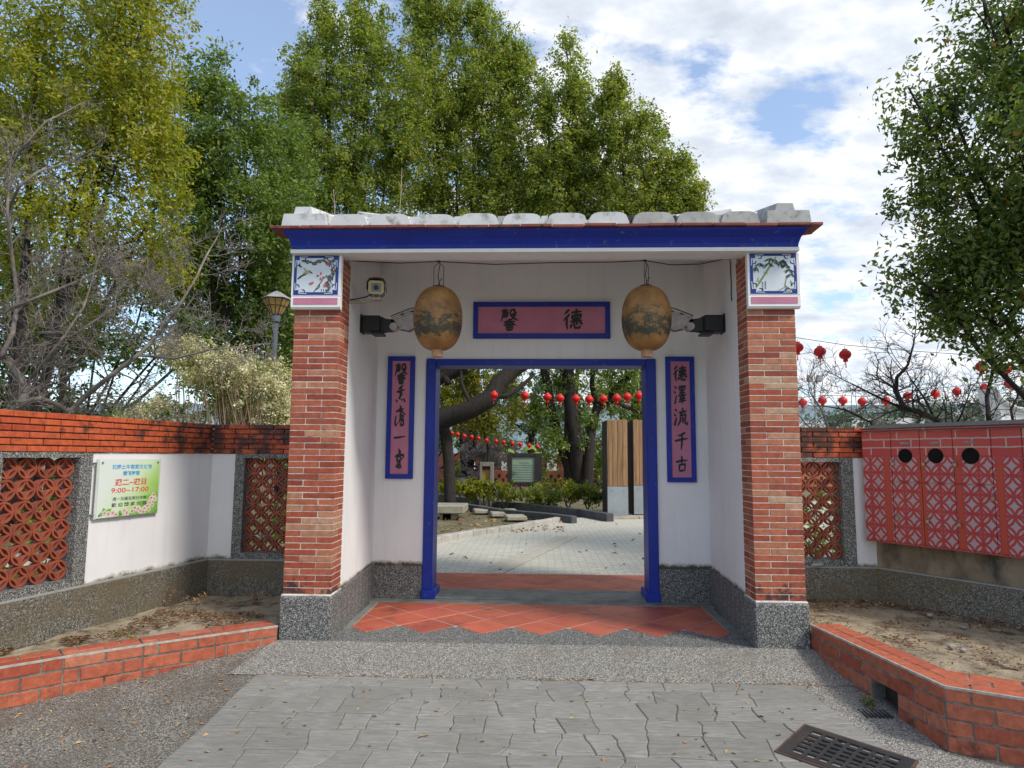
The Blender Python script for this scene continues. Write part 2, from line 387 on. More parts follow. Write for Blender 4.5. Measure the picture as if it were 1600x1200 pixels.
M_field = simple('field_green', (.16, .20, .09), (.22, .24, .13), .03, .95, bstr=0)
b = MB(); b.v = [(-3000, -1500, -.32), (3000, -1500, -.32), (3000, 4500, -.32), (-3000, 4500, -.32)]; b.f = [(0, 1, 2, 3)]
struct(b.build('ground', M_field))
# forecourt pebble concrete
ys = [-14, -10, -8, -6, -5, -4, -3.2, -2.6, -2.2, -1.8, -1.4, -1.0, -.8, -.55, -.42, -.34, -.28, -.22, -.16, -.1, -.05]
xs = [-14, -8, -5, -4.2, -3.4, -2.6, -1.9, -1, 0, 1, 1.9, 2.6, 3.4, 4.2, 5, 8, 14]
def fz(x, y):
    return gz(y)
plaza = grid_sheet('pavement', xs, ys, fz, M_plaza)
# lighter pebble apron: the step in front of the porch and the strip down to the right kerb
ap = MB(); yy = [-.04, -.055, -.075, -.10, -.14, -.18, -.24, -.30, -.36, -.44, -.55]
for y in yy: ap.v += [(-2.03-.25*max(0, -y-.1), y, gz(y)+.006), (2.10+.1*max(0, -y), y, gz(y)+.006)]
for i in range(len(yy)-1): ap.f.append((2*i, 2*i+1, 2*i+3, 2*i+2))
nb = len(ap.v); y2 = [-.55, -.8, -1.1, -1.4, -1.8, -2.3, -3.2]
for y in y2: ap.v += [(1.60+(-.5-max(y, -1.45))*.22, y, gz(y)+.0035), (2.16+(.9*(-1.4-y)*1.9 if y < -1.4 else 0), y, gz(y)+.0035)]
for i in range(len(y2)-1): ap.f.append((nb+2*i, nb+2*i+1, nb+2*i+3, nb+2*i+2))
apron = ap.build('step_apron', M_pebramp, None, True); struct(apron)
# washed pebble landing just inside the pillars
b = MB(); b.box(-1.62, 1.62, -.05, .462, -.3, 0.0); b.box(-1.7, 1.7, .462, 1.36, -.3, -.012)
struct(b.build('landing', M_pebble))

# stamped stone paving: rows of hand laid looking slabs
def sx_l(y): return -1.94 + .006*math.sin(y*9)
def sx_r(y): return 1.68 + (-.5-y)*.22 if y > -1.45 else 1.885
random.seed(11)
rows = [-.56, -.70, -.88, -1.09, -1.29, -1.52, -1.74, -1.98, -2.24, -2.52, -2.82]
pave = MB()
base = MB()
bx = [(-1.95, -.55), (1.69, -.55)]
for j in range(14):
    y0 = -.55 - j*.175; y1 = y0-.175
    n = len(base.v); base.v += [(sx_l(y0)-.006, y0, gz(y0)+.004), (sx_r(y0)+.006, y0, gz(y0)+.004), (sx_r(y1)+.006, y1, gz(y1)+.004), (sx_l(y1)-.006, y1, gz(y1)+.004)]
    base.f.append((n, n+1, n+2, n+3))
M_joint = simple('joint_sand', (.26, .25, .22), (.12, .11, .09), 40, .95, bs=120)
pavement2 = base.build('stone_pavement', M_joint); struct(pavement2)
def rowy(j, x): return rows[j] + (.028*mnoise.noise(Vector((x*1.7, j*5.3, 1))) + .012*mnoise.noise(Vector((x*6, j*3.1, 7))) if 0 < j < len(rows)-1 else 0)
for j in range(len(rows)-1):
    x = sx_l(rows[j]); cuts = [None]
    cl = [x]
    while True:
        x += random.choice((random.uniform(.14, .22), random.uniform(.22, .38), random.uniform(.24, .34)))
        if x > sx_r(rows[j])-.15: break
        cl.append(x)
    def cut(k, t):      # x of cut k at fraction t down the row
        y = rows[j]+(rows[j+1]-rows[j])*t
        if k == 0: return sx_l(y)
        if k == len(cl): return sx_r(y)
        c = cl[k]; sk = .05*mnoise.noise(Vector((c*13.7, j*7.7, 3)))
        return c + sk*(t-.5)*2.6 + .022*mnoise.noise(Vector((t*2.2, c*9, j))) + .010*mnoise.noise(Vector((t*7, c*5, j+4)))
    for k in range(len(cl)):
        xa0, xb0, xa1, xb1 = cut(k, 0), cut(k+1, 0), cut(k, 1), cut(k+1, 1)
        P = []
        for q in range(5): xx = xa0+(xb0-xa0)*q/5; P.append((xx, rowy(j, xx)))
        for q in range(4): t = q/4; P.append((cut(k+1, t), rowy(j, xb0)+(rowy(j+1, xb1)-rowy(j, xb0))*t))
        for q in range(5): xx = xb1+(xa1-xb1)*q/5; P.append((xx, rowy(j+1, xx)))
        for q in range(4): t = 1-q/4; P.append((cut(k, t), rowy(j, xa0)+(rowy(j+1, xa1)-rowy(j, xa0))*t))
        cx = sum(p[0] for p in P)/len(P); cy = sum(p[1] for p in P)/len(P)
        # part of the drain opening stays free
        g = random.choice((.0012, .002, .003, .0055)) if j > 1 else .0015
        outer = inset(P, g); inner = inset(P, g+.005)
        tilt = random.uniform(-.004, .004); n = len(P); mb = MB()
        zt = lambda p: gz(p[1]) + .0115 + tilt*(p[0]-cx) + .0015*mnoise.noise(Vector((p[0]*9, p[1]*9, 0)))
        mb.v = [(p[0], p[1], gz(p[1])-.002) for p in outer] + [(p[0], p[1], zt(p)-.0035) for p in outer] + [(p[0], p[1], zt(p)) for p in inner] + [(cx, cy, zt((cx, cy)))]
        for i in range(n):
            i2 = (i+1) % n
            mb.f += [(i, i2, n+i2, n+i), (n+i, n+i2, 2*n+i2, 2*n+i), (2*n+i, 2*n+i2, 3*n)]
        if 1.22 < cx and -1.75 < cy < -1.15:
            pass
        mb.build('paving_stone', M_stone, pavement2)

# porch floor tiles laid on the diagonal, and the strip behind the door
M_lmort = simple('light_mortar', (.50, .44, .38), (.36, .31, .27), 12, .9)
floor = MB().box(-1.66, 1.66, 1.355, 3.05, -.3, .0002).build('porch_floor', M_lmort); MB().box(-1.553, 1.528, .464, 1.354, -.3, .0004).build('mortar_bed', M_lmort, floor); struct(floor)
def tiles(y0, y1, x0, x1, ph, par):
    D = .467
    for a in range(-12, 13):
        for c_ in range(-3, 16):
            for odd in (0, 1):
                cx = a*D + odd*D/2; cy = ph + D/2 + c_*D + odd*D/2
                h = D/2-.0068
                poly = [(cx-h, cy), (cx, cy-h), (cx+h, cy), (cx, cy+h)]
                for A, B, C_ in ((0, 1, y1), (1, 0, x1), (-1, 0, -x0)) + (((0, -1, -y0),) if y0 > 1 else ()):
                    poly = clip_poly(poly, A, B, C_)
                    if len(poly) < 3: break
                if len(poly) < 3 or area(poly) < .002 or (y0 < 1 and cy-D/2 < y0-.01): continue
                mb = MB(); mb.prism(poly, -.014, -.0015); P2 = inset(poly, .003)
                mb = MB(); n = len(poly); poly = P2 and inset(poly, 0)
                dz = random.uniform(-.0012, .0012)
                mb.v = [(p[0], p[1], -.014) for p in poly] + [(p[0], p[1], 0.0+dz) for p in poly] + [(p[0], p[1], .003+dz) for p in inset(poly, .0028)]
                mb.f = [(i, (i+1) % n, n+(i+1) % n, n+i) for i in range(n)] + [(n+i, n+(i+1) % n, 2*n+(i+1) % n, 2*n+i) for i in range(n)] + [tuple(range(2*n, 3*n))]
                mb.build('floor_tile', M_tile, par)
tiles(.25, 1.345, -1.545, 1.52, .25, floor)
tiles(1.98, 3.04, -1.64, 1.64, 1.98-.12, floor)
b = MB(); b.box(-1.62, -1.555, .30, 1.355, -.3, .0015); b.box(1.53, 1.62, .30, 1.355, -.3, .0015); b.cbox(-1.66, 1.66, 1.357, 1.52, -.3, .005, .004)
b.cbox(-1.06, 1.06, 1.523, 1.965, -.3, .022, .008)
M_sill = simple('worn_concrete', (.25, .255, .235), (.15, .155, .14), 6, .85, stain=(.10, .11, .08), stain_s=5)
b.build('threshold', M_sill, floor)

# =================================================================== THE GATEWAY
GATE = empty('gateway', (0, 1.5, 0), 'white walled entrance gateway with red brick pillars, blue door frame and whitewashed tile roof', 'gateway')
_bm = {}
def brick_mesh(l, d, h, mat, c=.0025):
    k = (round(l, 3), round(d, 3), round(h, 3), mat.name)
    if k not in _bm: _bm[k] = MB().cbox(-l/2, l/2, -d/2, d/2, -h/2, h/2, c).mesh('brick', mat)
    return _bm[k]
XO, XI, ZP, ZT = 1.986, 1.611, .338, 3.00
ncourse = 55; ch = (ZT-ZP)/ncourse
for sgn in (-1, 1):
    core = MB().box(min(sgn*XI, sgn*XO)+.003, max(sgn*XI, sgn*XO)-.003, .003, .247, ZP, ZT).build('pillar', M_wmort, GATE)
    for k in range(ncourse):
        z = ZP + (k+.5)*ch; g = .006; hh = ch-g
        flip = (k % 2 == 0) ^ (sgn > 0)
        W = XO-XI; hw = .125; sw = W-hw
        # header on the inner side when flip
        def bx_(xa, xb, ya, yb):     # xa..xb measured from the inner face outward
            l = xb-xa-g; d = yb-ya-g
            me = brick_mesh(l, d, hh, M_pbrick)
            place('brick', me, core, (sgn*(XI+(xa+xb)/2) + random.uniform(-.001, .001), (ya+yb)/2 + random.uniform(-.0012, .0012), z))
        if flip: bx_(-g/2, hw, -g/2, .25+g/2); bx_(hw, W+g/2, -g/2, .125)
        else: bx_(-g/2, sw, -g/2, .125); bx_(-g/2, sw, .125, .25+g/2); bx_(sw, W+g/2, -g/2, .25+g/2)
# plinths: pillar block, inner side skirting and back skirting
for s in (-1, 1):
    b = MB()
    P = [(1.594, -.032), (2.000, -.032), (2.000, .27), (1.594, .27)]
    P = [(s*x, y) for x, y in P]
    b.cbox(min(P[0][0], P[1][0]), max(P[0][0], P[1][0]), -.032, .27, -.25, ZP-.012, .012)
    Q = [(1.597, .272), (1.80, .272), (1.80, 1.80), (1.660, 1.80)]; b.prism([(s*x, y) for x, y in Q], -.2, .333)
    b.build('plinth', M_pebble, GATE)
    MB().cbox(min(s*1.604, s*1.992), max(s*1.604, s*1.992), -.022, .26, ZP-.013, ZP+.001, .004).build('plinth_cap', M_wmort, GATE)
    x0, x1 = sorted((s*1.168, s*1.652)); MB().box(x0, x1, 1.535, 1.80, -.2, .318).build('skirting', M_pebble, GATE)
    # side wall, plastered
    Q = [(1.618, .252), (1.86, .252), (1.86, 1.80), (1.680, 1.80)]
    MB().prism([(s*x, y) for x, y in Q], .334, 3.45).build('side_wall', M_white, GATE)
    Q = [(1.66, 1.81), (1.86, 1.81), (1.86, 2.3), (1.66, 2.3)]
    MB().prism([(s*x, y) for x, y in Q], -.2, 3.28).build('side_wall', M_white, GATE)
# back wall with door opening
b = MB(); b.box(-1.70, -1.16, 1.555, 1.795, .319, 3.5); b.box(1.16, 1.70, 1.555, 1.795, .319, 3.5); b.box(-1.16, 1.16, 1.555, 1.795, 2.392, 3.5)
b.build('door_wall', M_white, GATE)
# blue door frame
b = MB(); 
for s in (-1, 1):
    x0, x1 = sorted((s*1.065, s*1.165)); b.cbox(x0, x1, 1.525, 1.83, .05, 2.395, .006)
    x0, x1 = sorted((s*1.03, s*1.172)); b.cbox(x0, x1, 1.49, 1.84, 0.0, .095, .008)
b.cbox(-1.064, 1.064, 1.528, 1.827, 2.325, 2.392, .005)
b.build('door_frame', M_blue, GATE)
# ceiling (sloping with the roof), front beam and blue cove
b = MB(); b.prism([(.101, 3.002), (.101, 3.03), (1.62, 3.47), (1.62, 3.43)], -1.618, 1.618, axis='x')
b.build('ceiling', M_white, GATE)
b = MB(); b.box(-1.995, 1.995, -.115, .10, 3.001, 3.03); b.build('white_fascia', M_white, GATE)
b = MB()
prof = [(-.118, 3.031), (-.125, 3.06), (-.15, 3.10), (-.205, 3.14), (-.215, 3.158), (.2, 3.158), (.2, 3.031)]
n = len(prof); ends = []
for xs_ in (-1, 1):
    for (y, z) in prof: ends.append((xs_*(1.985 + max(0, (-.118-y))*.45), y, z))
b.v = ends; b.f = [tuple(range(n)), tuple(range(n, 2*n))] + [(i, (i+1) % n, n+(i+1) % n, n+i) for i in range(n)]
b.build('blue_cove', M_blue, GATE)

# roof
ROOF = MB()
EZ = 3.172
rs = .25
def rz(y): return EZ+.03 + (y+.2)*rs if y < 1.65 else EZ+.03 + (3.5-y)*rs
YB = 2.55
pf = [(-.20, EZ+.012), (1.65, rz(1.65)-.02), (YB, rz(YB)-.02), (YB, rz(YB)-.05), (1.65, rz(1.65)-.1), (.2, EZ-.01), (-.2, EZ+.002)]
ROOF.prism(pf, -2.06, 2.06, axis='x')
roof = ROOF.build('roof', M_dark, GATE)
# row of thin red eave tiles
x = -2.12; k = 0
while x < 2.12:
    w = min(.245, 2.135-x)
    jz = random.uniform(-.003, .003)
    place('eave_tile', MB().cbox(0, w-.006, -.245+random.uniform(-.006, .006), -.02, 0, .022, .003).mesh('eave_tile', M_eave), roof, (x, 0, EZ-.012+jz))
    x += w; k += 1
for s in (-1, 1):
    x0, x1 = sorted((s*2.062, s*2.135)); 
    b = MB(); b.prism([(-.02, EZ-.01), (1.65, rz(1.65)-.04), (YB, rz(YB)-.04), (YB, rz(YB)-.018), (1.65, rz(1.65)-.018), (-.02, EZ+.012)], x0, x1, axis='x'); b.build('verge_tile', M_eave, roof)
def sloped(name, sec, mat, y0, y1, par, cap=.0):       # extrude an x-z section along the roof slope
    mb = MB(); n = len(sec)
    for y in (y0, y1):
        for (px_, pz_) in sec: mb.v.append((px_, y, pz_ + rz(y)))
    mb.f = [tuple(range(n)), tuple(reversed(range(n, 2*n)))] + [(i, n+i, n+(i+1) % n, (i+1) % n) for i in range(n)]
    return mb.build(name, mat, par)
bumps = [(517, 573), (581, 640), (651, 710), (719, 778), (787, 847), (856, 917), (922, 982), (991, 1054), (1060, 1123), (1130, 1187)]
for i, (ua, ub) in enumerate(bumps):
    xa, xb = at(ua-2, 355, -.21).x, at(ub+1, 355, -.21).x
    w = xb-xa; H = .077 + random.uniform(-.006, .004)
    sec = [(xa, -.03)]
    for q in range(13):
        t = q/12; sec.append((xa+w*(.5+.5*math.copysign(abs(2*t-1)**.8, 2*t-1)*(.96+.04*abs(2*t-1))), .004+H*(1-abs(2*t-1)**4.0)**.55))
    sec.append((xb, -.03))
    m_ = M_roofwhite if i < 7 else M_roofgrey
    sloped('cover_tile', sec, m_, -.215+random.uniform(-.008, .008), 1.60, roof)
    sloped('cover_tile', sec, m_, 1.70, YB, roof)
    if i < len(bumps)-1:      # mortar or dark gap between
        xc, xd = xb+.002, at(bumps[i+1][0]-2, 355, -.21).x-.002
        if xd-xc > .01: sloped('pan_tile', [(xc-.01, -.03), (xc-.012, .060), (xd+.012, .064), (xd+.01, -.03)], (M_roofwhite if i in (0, 1, 2, 4, 5) else (M_roofgrey if i in (3, 8) else M_dark)), -.178 if i < 6 else -.15, 1.60, roof)
# end verges, stepped
for s, m_ in ((-1, M_roofwhite), (1, M_roofgrey)):
    if s < 0: xo, xi, uo, ui = at(440, 350, -.21).x, at(510, 350, -.21).x, at(461, 330, -.15).x, at(488, 330, -.15).x
    else: xo, xi, uo, ui = at(1268, 350, -.21).x, at(1197, 350, -.21).x, at(1240, 330, -.15).x, at(1212, 330, -.15).x
    k = .022*s
    sloped('verge_block', [(xo, -.03), (xo-k*.8, .088), (xi+k*.5, .088), (xi, -.03)], m_, -.222, 1.62, roof)
    sloped('verge_ridge', [(uo, .089), (uo-k*.6, .150), (ui+k*.2, .150), (ui-k*.6, .089)], m_, -.175, 1.62, roof)
# main ridge, rising towards both ends
mb = MB(); ns = 24
for i in range(ns+1):
    x = -1.93 + 3.9*i/ns; t = abs(x)/1.95; zt = 3.865 + .12*t**2.2 ; hw = .11
    for (dy, z) in ((-hw, 3.60), (-hw, zt-.03), (-hw*.5, zt), (hw*.5, zt), (hw, zt-.03), (hw, 3.60)): mb.v.append((x, 1.65+dy, z))
for i in range(ns):
    for k in range(6): mb.f.append((i*6+k, i*6+(k+1) % 6, (i+1)*6+(k+1) % 6, (i+1)*6+k))
mb.f += [tuple(range(6)), tuple(ns*6+k for k in range(6))]
mb.build('ridge', M_roofwhite, roof)

# corbels with painted tiles -------------------------------------------------
M_porc = simple('porcelain', (.62, .67, .70), (.56, .62, .66), 6, .25, bstr=0)
M_navy = simple('navy_glaze', (.012, .04, .27), (.01, .03, .2), 20, .25, bstr=0)
M_pink = simple('petal_red', (.62, .07, .10), (.5, .05, .08), 50, .5, bstr=0)
M_sage = simple('bamboo_green', (.25, .30, .12), (.16, .22, .08), 50, .5, bstr=0)
M_teal = simple('leaf_teal', (.10, .22, .18), (.05, .12, .09), 50, .5, bstr=0)
M_greyink = simple('grey_ink', (.16, .155, .14), (.05, .05, .05), 60, .6, bstr=0)
M_beige = simple('beige_feather', (.40, .36, .20), (.3, .27, .16), 60, .6, bstr=0)
def brush(mb, pts, w, fr, h0, h1, taper=(.75, .35), steps=6):
    """flat inked stroke along a polyline: fr maps (a, b, h)"""
    P = [Vector(p) for p in pts]
    S = []
    for i in range(len(P)-1):
        for q in range(steps if len(P) == 2 else max(2, steps//2)):
            t = q/(steps if len(P) == 2 else max(2, steps//2)); S.append(P[i].lerp(P[i+1], t))
    S.append(P[-1])
    n = len(S); Lf, Rt = [], []
    for i, p in enumerate(S):
        d = (S[min(i+1, n-1)]-S[max(i-1, 0)]);
        if d.length < 1e-9: d = Vector((1, 0))
        d.normalize(); nn = Vector((-d.y, d.x)); t = i/(n-1)
        ww = w*.5*(taper[0]+(1-taper[0])*min(1, t*3.5)) * (1 if t < .6 else 1-(1-taper[1])*(t-.6)/.4)
        Lf.append(p+nn*ww); Rt.append(p-nn*ww)
    d0 = (S[0]-S[1]).normalized()*w*.28; d1 = (S[-1]-S[-2]).normalized()*w*.2
    poly = [S[0]+d0] + Lf + [S[-1]+d1] + Rt[::-1]
    b = len(mb.v)
    for p in poly: mb.v.append(fr(p.x, p.y, h1))
    for p in poly: mb.v.append(fr(p.x, p.y, h0))
    m = len(poly)
    # top faces as strip quads
    for i in range(n-1): mb.f.append((b+1+i, b+2+i, b+m-2-i, b+m-1-i))
    mb.f.append((b, b+1, b+m-1)); mb.f.append((b+n, b+n+1, b+n+2))
    for i in range(m): mb.f.append((b+i, b+(i+1) % m, b+m+(i+1) % m, b+m+i))
for s in (-1, 1):
    x0, x1 = (-2.0, -1.60) if s < 0 else (1.612, 2.012)
    b = MB(); b.prism([(-.052, 2.669), (-.052, 3.000), (-.004, 3.000), (-.004, 2.563), (-.038, 2.563), (-.052, 2.578), (-.052, 2.657), (-.046, 2.663)], x0, x1, axis='x')
    corb = b.build('corbel', M_white, GATE)
    MB().box(x0+.022, x1-.022, -.056, -.051, 2.598, 2.650).build('plum_strip', M_plum, corb)
    tx0, tx1, tz0, tz1 = x0+.018, x1-.022, 2.676, 2.996
    til = MB().box(tx0, tx1, -.0555, -.045, tz0, tz1).build('painted_tile', M_navy, corb)
    W = tx1-tx0
    fr = lambda a, b_, h, tx0=tx0, tz1=tz1, W=W: (tx0 + W*a/100, -.0558-h, tz1 - (tz1-tz0)*b_/100)
    pic = MB(); c8 = [(13, 6.5), (87, 6.5), (89, 11), (93.5, 13), (93.5, 87), (89, 89), (87, 93.5), (13, 93.5), (11, 89), (6.5, 87), (6.5, 13), (11, 11)]
    nb = len(pic.v); pic.v = [fr(a, b_, .0008) for a, b_ in c8]; pic.f = [tuple(range(12))]
    # thin line border and corner scrolls in white
    for (ax, az, fx, fz_) in ((0, 0, 1, 1), (100, 0, -1, 1), (0, 100, 1, -1), (100, 100, -1, -1)):
        g = lambda a, b_, h, ax=ax, az=az, fx=fx, fz_=fz_: fr(ax+fx*a, az+fz_*b_, h)
        brush(pic, [(3, 30), (4, 12), (9, 14), (8, 20)], 2, g, .0005, .0016); brush(pic, [(30, 3), (12, 4), (14, 9), (20, 8)], 2, g, .0005, .0017)
    pic.build('tile_glaze', M_porc, corb)
    cs = MB()
    for (ax, az, fx, fz_) in ((0, 0, 1, 1), (100, 0, -1, 1), (0, 100, 1, -1), (100, 100, -1, -1)):
        g = lambda a, b_, h, ax=ax, az=az, fx=fx, fz_=fz_: fr(ax+fx*a, az+fz_*b_, h)
        brush(cs, [(7, 26), (12, 24), (13, 18)], 3, g, .0018, .0022); brush(cs, [(26, 7), (24, 12), (18, 13)], 3, g, .0018, .0023); brush(cs, [(5, 5), (12, 12)], 3, g, .0018, .0024)
    cs.build('corner_scroll', M_navy, corb)
    random.seed(3+s)
    if s < 0:
        br, tw, fl, bd_ = MB(), MB(), MB(), MB()
        for i in range(26):
            t = i/25; a = 16+70*t; b0 = 10+8*math.sin(t*5)+random.uniform(-4, 4) if t < .75 else 16+random.uniform(-3, 6)
            brush(br, [(a, b0), (a+random.uniform(3, 9), b0+random.uniform(-3, 4))], random.uniform(3, 8), fr, .001, .0012+.0001*i)
        for i in range(26):
            t = i/25; a = 84 + 6*math.sin(t*6)+random.uniform(-4, 3); b0 = 20+66*t
            brush(br, [(a, b0), (a+random.uniform(-6, 4), b0+random.uniform(3, 9))], random.uniform(2.5, 7), fr, .001, .0012+.0001*i)
        for p in ([(74, 52), (66, 60)], [(76, 66), (84, 80)], [(46, 94), (62, 68), (66, 60)], [(50, 88), (58, 82), (60, 70)], [(86, 60), (92, 44)], [(74, 50), (78, 62), (88, 74)]): brush(tw, p, 1.6, fr, .001, .0040)
        for (a, b0) in ((76, 24), (79, 20), (55, 52), (60, 46), (65, 56), (37, 72), (42, 70), (72, 76), (70, 78), (90, 40), (60, 60)):
            for q in range(4): brush(fl, [(a, b0), (a+random.uniform(-4, 4), b0+random.uniform(-4, 4))], 2.6, fr, .001, .0044+.0002*q)
        brush(bd_, [(36, 40), (27, 44), (18, 52)], 8, fr, .001, .0040); brush(bd_, [(22, 32), (30, 42)], 3, fr, .001, .0043)
        brush(tw, [(18, 52), (9, 60)], 4, fr, .001, .0046); brush(tw, [(28, 47), (14, 54)], 3, fr, .001, .0048); brush(tw, [(10, 24), (17, 30)], 4, fr, .001, .0050); brush(tw, [(36, 41), (42, 46)], 2.5, fr, .001, .0052)
        for q in range(3): brush(tw, [(63+q*5, 86), (64+q*5, 92)], 1.2, fr, .001, .0035)
        br.build('painted_branch', M_greyink, corb); tw.build('painted_twig', M_ink, corb); fl.build('painted_blossom', M_pink, corb); bd_.build('painted_bird', M_beige, corb)
    else:
        cu, lf, lt = MB(), MB(), MB()
        brush(cu, [(12, 84), (28, 58), (44, 30), (56, 10)], 4.5, fr, .001, .0022, (1, .6)); brush(cu, [(18, 60), (12, 72)], 2, fr, .001, .0026)
        for (a, b0) in ((20, 70), (33, 48), (45, 28)): brush(cu, [(a-4, b0-2), (a+5, b0+2)], 1.6, fr, .001, .003)
        k = 0
        for (a, b0, n_) in ((22, 24, 9), (14, 34, 6), (44, 12, 10), (56, 16, 8), (40, 24, 7), (66, 20, 9), (76, 28, 9), (84, 40, 9), (88, 52, 5), (72, 16, 5)):
            for q in range(n_):
                an = R(random.uniform(30, 160)); l = random.uniform(9, 17); k += 1
                brush(lf if (k % 3) else lt, [(a, b0), (a+l*.5*math.cos(an), b0+l*.5*math.sin(an)), (a+l*math.cos(an), b0+l*math.sin(an))], 2.6, fr, .001, .0031+.00003*k, (.4, .1))
        for p in ([(60, 92), (76, 82), (84, 88), (72, 90)], [(84, 88), (94, 94)], [(78, 60), (74, 78), (76, 84)], [(86, 68), (90, 80)]): brush(cu, p, .9, fr, .001, .0062)
        for q in range(4): brush(lf, [(26, 72+q*5), (26.5, 75+q*5)], 1.3, fr, .001, .006); brush(lf, [(32, 70+q*5), (32.5, 73+q*5)], 1.3, fr, .001, .006)
        cu.build('painted_bamboo', M_sage, corb); lf.build('painted_leaf', M_ink, corb); lt.build('painted_leaf', M_teal, corb)
    for o_ in list(corb.children):
        if o_.name.startswith(('painted_leaf', 'painted_t', 'painted_b', 'corner')) and not o_.name.startswith('painted_tile'): o_['kind'] = 'stuff'

# plaques --------------------------------------------------------------------
GLY = {
'de': [[(32, 4), (10, 26)], [(34, 26), (6, 56)], [(22, 44), (20, 74), (24, 96)], [(44, 18), (92, 12)], [(68, 2), (64, 28)], [(46, 32), (49, 50)], [(46, 32), (90, 27), (84, 47)], [(59, 32), (61, 48)], [(73, 30), (72, 47)], [(49, 50), (86, 46)], [(40, 60), (94, 54)], [(44, 72), (38, 90)], [(54, 66), (60, 88), (82, 88), (84, 76)], [(66, 64), (72, 74)], [(84, 62), (96, 72)]],
'xin': [[(8, 9), (46, 6)], [(27, 0), (27, 18)], [(12, 18), (44, 15)], [(16, 18), (14, 34), (2, 60)], [(16, 27), (42, 25)], [(42, 16), (38, 37)], [(16, 37), (42, 35)], [(60, 4), (53, 22)], [(60, 5), (80, 4), (79, 17), (92, 17)], [(54, 27), (86, 25), (58, 52)], [(58, 30), (76, 44), (98, 54)], [(66, 48), (34, 55)], [(20, 62), (82, 58)], [(50, 48), (51, 76)], [(50, 61), (18, 78)], [(52, 61), (86, 76)], [(34, 76), (36, 99)], [(34, 76), (68, 75), (65, 99)], [(36, 87), (65, 86)], [(36, 98), (66, 97)]],
'xiang': [[(66, 0), (46, 14), (28, 20)], [(16, 38), (52, 30), (82, 24)], [(54, 14), (50, 46), (40, 78), (34, 70)], [(30, 36), (60, 46), (52, 62)], [(12, 82), (22, 96)], [(58, 78), (62, 86)], [(76, 76), (88, 96)]],
'man': [[(46, 0), (58, 12)], [(14, 30), (50, 22), (66, 30), (94, 44)], [(34, 20), (78, 16)], [(54, 14), (50, 40), (66, 46)], [(16, 50), (8, 84), (14, 98), (28, 84)], [(44, 50), (76, 48), (70, 62), (46, 64)], [(60, 42), (40, 82)], [(46, 70), (78, 70), (76, 92), (58, 96), (50, 88), (64, 78)]],
'yi': [[(6, 58), (30, 56), (92, 46)]],
'tang': [[(44, 0), (50, 18), (40, 30)], [(58, 10), (60, 24)], [(12, 44), (30, 34), (84, 32), (92, 40), (78, 52)], [(38, 38), (26, 58), (46, 66), (68, 54), (60, 40), (42, 46)], [(34, 70), (58, 66), (56, 84), (32, 84), (34, 72)], [(20, 92), (44, 98), (70, 100)], [(60, 84), (68, 98)]],
'ze': [[(10, 6), (24, 18)], [(4, 32), (16, 44)], [(20, 56), (8, 98), (14, 90)], [(40, 8), (45, 28)], [(40, 7), (88, 4), (80, 25)], [(55, 8), (57, 26)], [(69, 7), (70, 25)], [(45, 28), (82, 25)], [(42, 41), (88, 36)], [(65, 28), (63, 98)], [(34, 55), (94, 48)], [(48, 60), (55, 68)], [(82, 54), (72, 66)], [(42, 74), (88, 69)], [(38, 86), (92, 80)]],
'liu': [[(12, 6), (24, 16)], [(6, 34), (16, 44)], [(20, 54), (6, 96), (14, 90)], [(60, 0), (68, 12)], [(38, 24), (92, 14)], [(62, 22), (44, 42), (82, 36)], [(74, 28), (88, 44)], [(50, 50), (44, 74), (28, 98)], [(64, 48), (63, 84)], [(80, 46), (78, 80), (92, 90), (98, 72)]],
'qian': [[(76, 4), (52, 16), (26, 22)], [(8, 50), (50, 42), (94, 36)], [(56, 16), (54, 60), (48, 100)]],
'gu': [[(8, 38), (48, 30), (94, 26)], [(52, 2), (50, 56)], [(30, 56), (32, 96)], [(30, 56), (76, 50), (70, 92)], [(32, 93), (70, 88)]],
}
def plaque(name, x0, x1, z0, z1, bw, chars, label, cw=None):
    t = MB(); y0 = 1.548 
    e = empty(name, ((x0+x1)/2, 1.555, z0), label, 'plaque', 'painted name plaques on the gate wall')
    fy = 1.520
    b = MB(); b.cbox(x0, x1, fy, 1.556, z1-bw, z1, .003); b.cbox(x0, x1, fy, 1.556, z0, z0+bw, .003)
    b.cbox(x0, x0+bw, fy+.001, 1.556, z0+bw, z1-bw, .003); b.cbox(x1-bw, x1, fy+.001, 1.556, z0+bw, z1-bw, .003)
    b.build('frame', M_blue, e)
    MB().box(x0+bw, x1-bw, 1.533, 1.556, z0+bw, z1-bw).build('board', M_plum, e)
    for (g, cx, cz, w, h, th) in chars:
        mb = MB(); k = 0
        for st in GLY[g]:
            k += 1
            fr = lambda a, b_, hh: (cx + (a-50)/100*w, 1.533-hh, cz - (b_-50)/100*h)
            brush(mb, [(p[0], p[1]) for p in st], th*1.15, fr, .0002, .0030+.00012*k, (.8, .4), 6)
        mb.build('character', M_ink, e)
    return e
px0, px1, pz1, pz0 = at(740, 472, 1.54).x, at(953, 472, 1.54).x, at(846, 472, 1.54).z, at(846, 529, 1.54).z
pcz = (pz0+pz1)/2
plaque('name_plaque', px0, px1, pz0, pz1, .05, [('xin', at(796, 500, 1.54).x, pcz+.005, .185, .225, 8.5), ('de', at(895, 500, 1.54).x, pcz+.005, .215, .225, 10)], 'wide horizontal plum plaque with two black characters above the door')
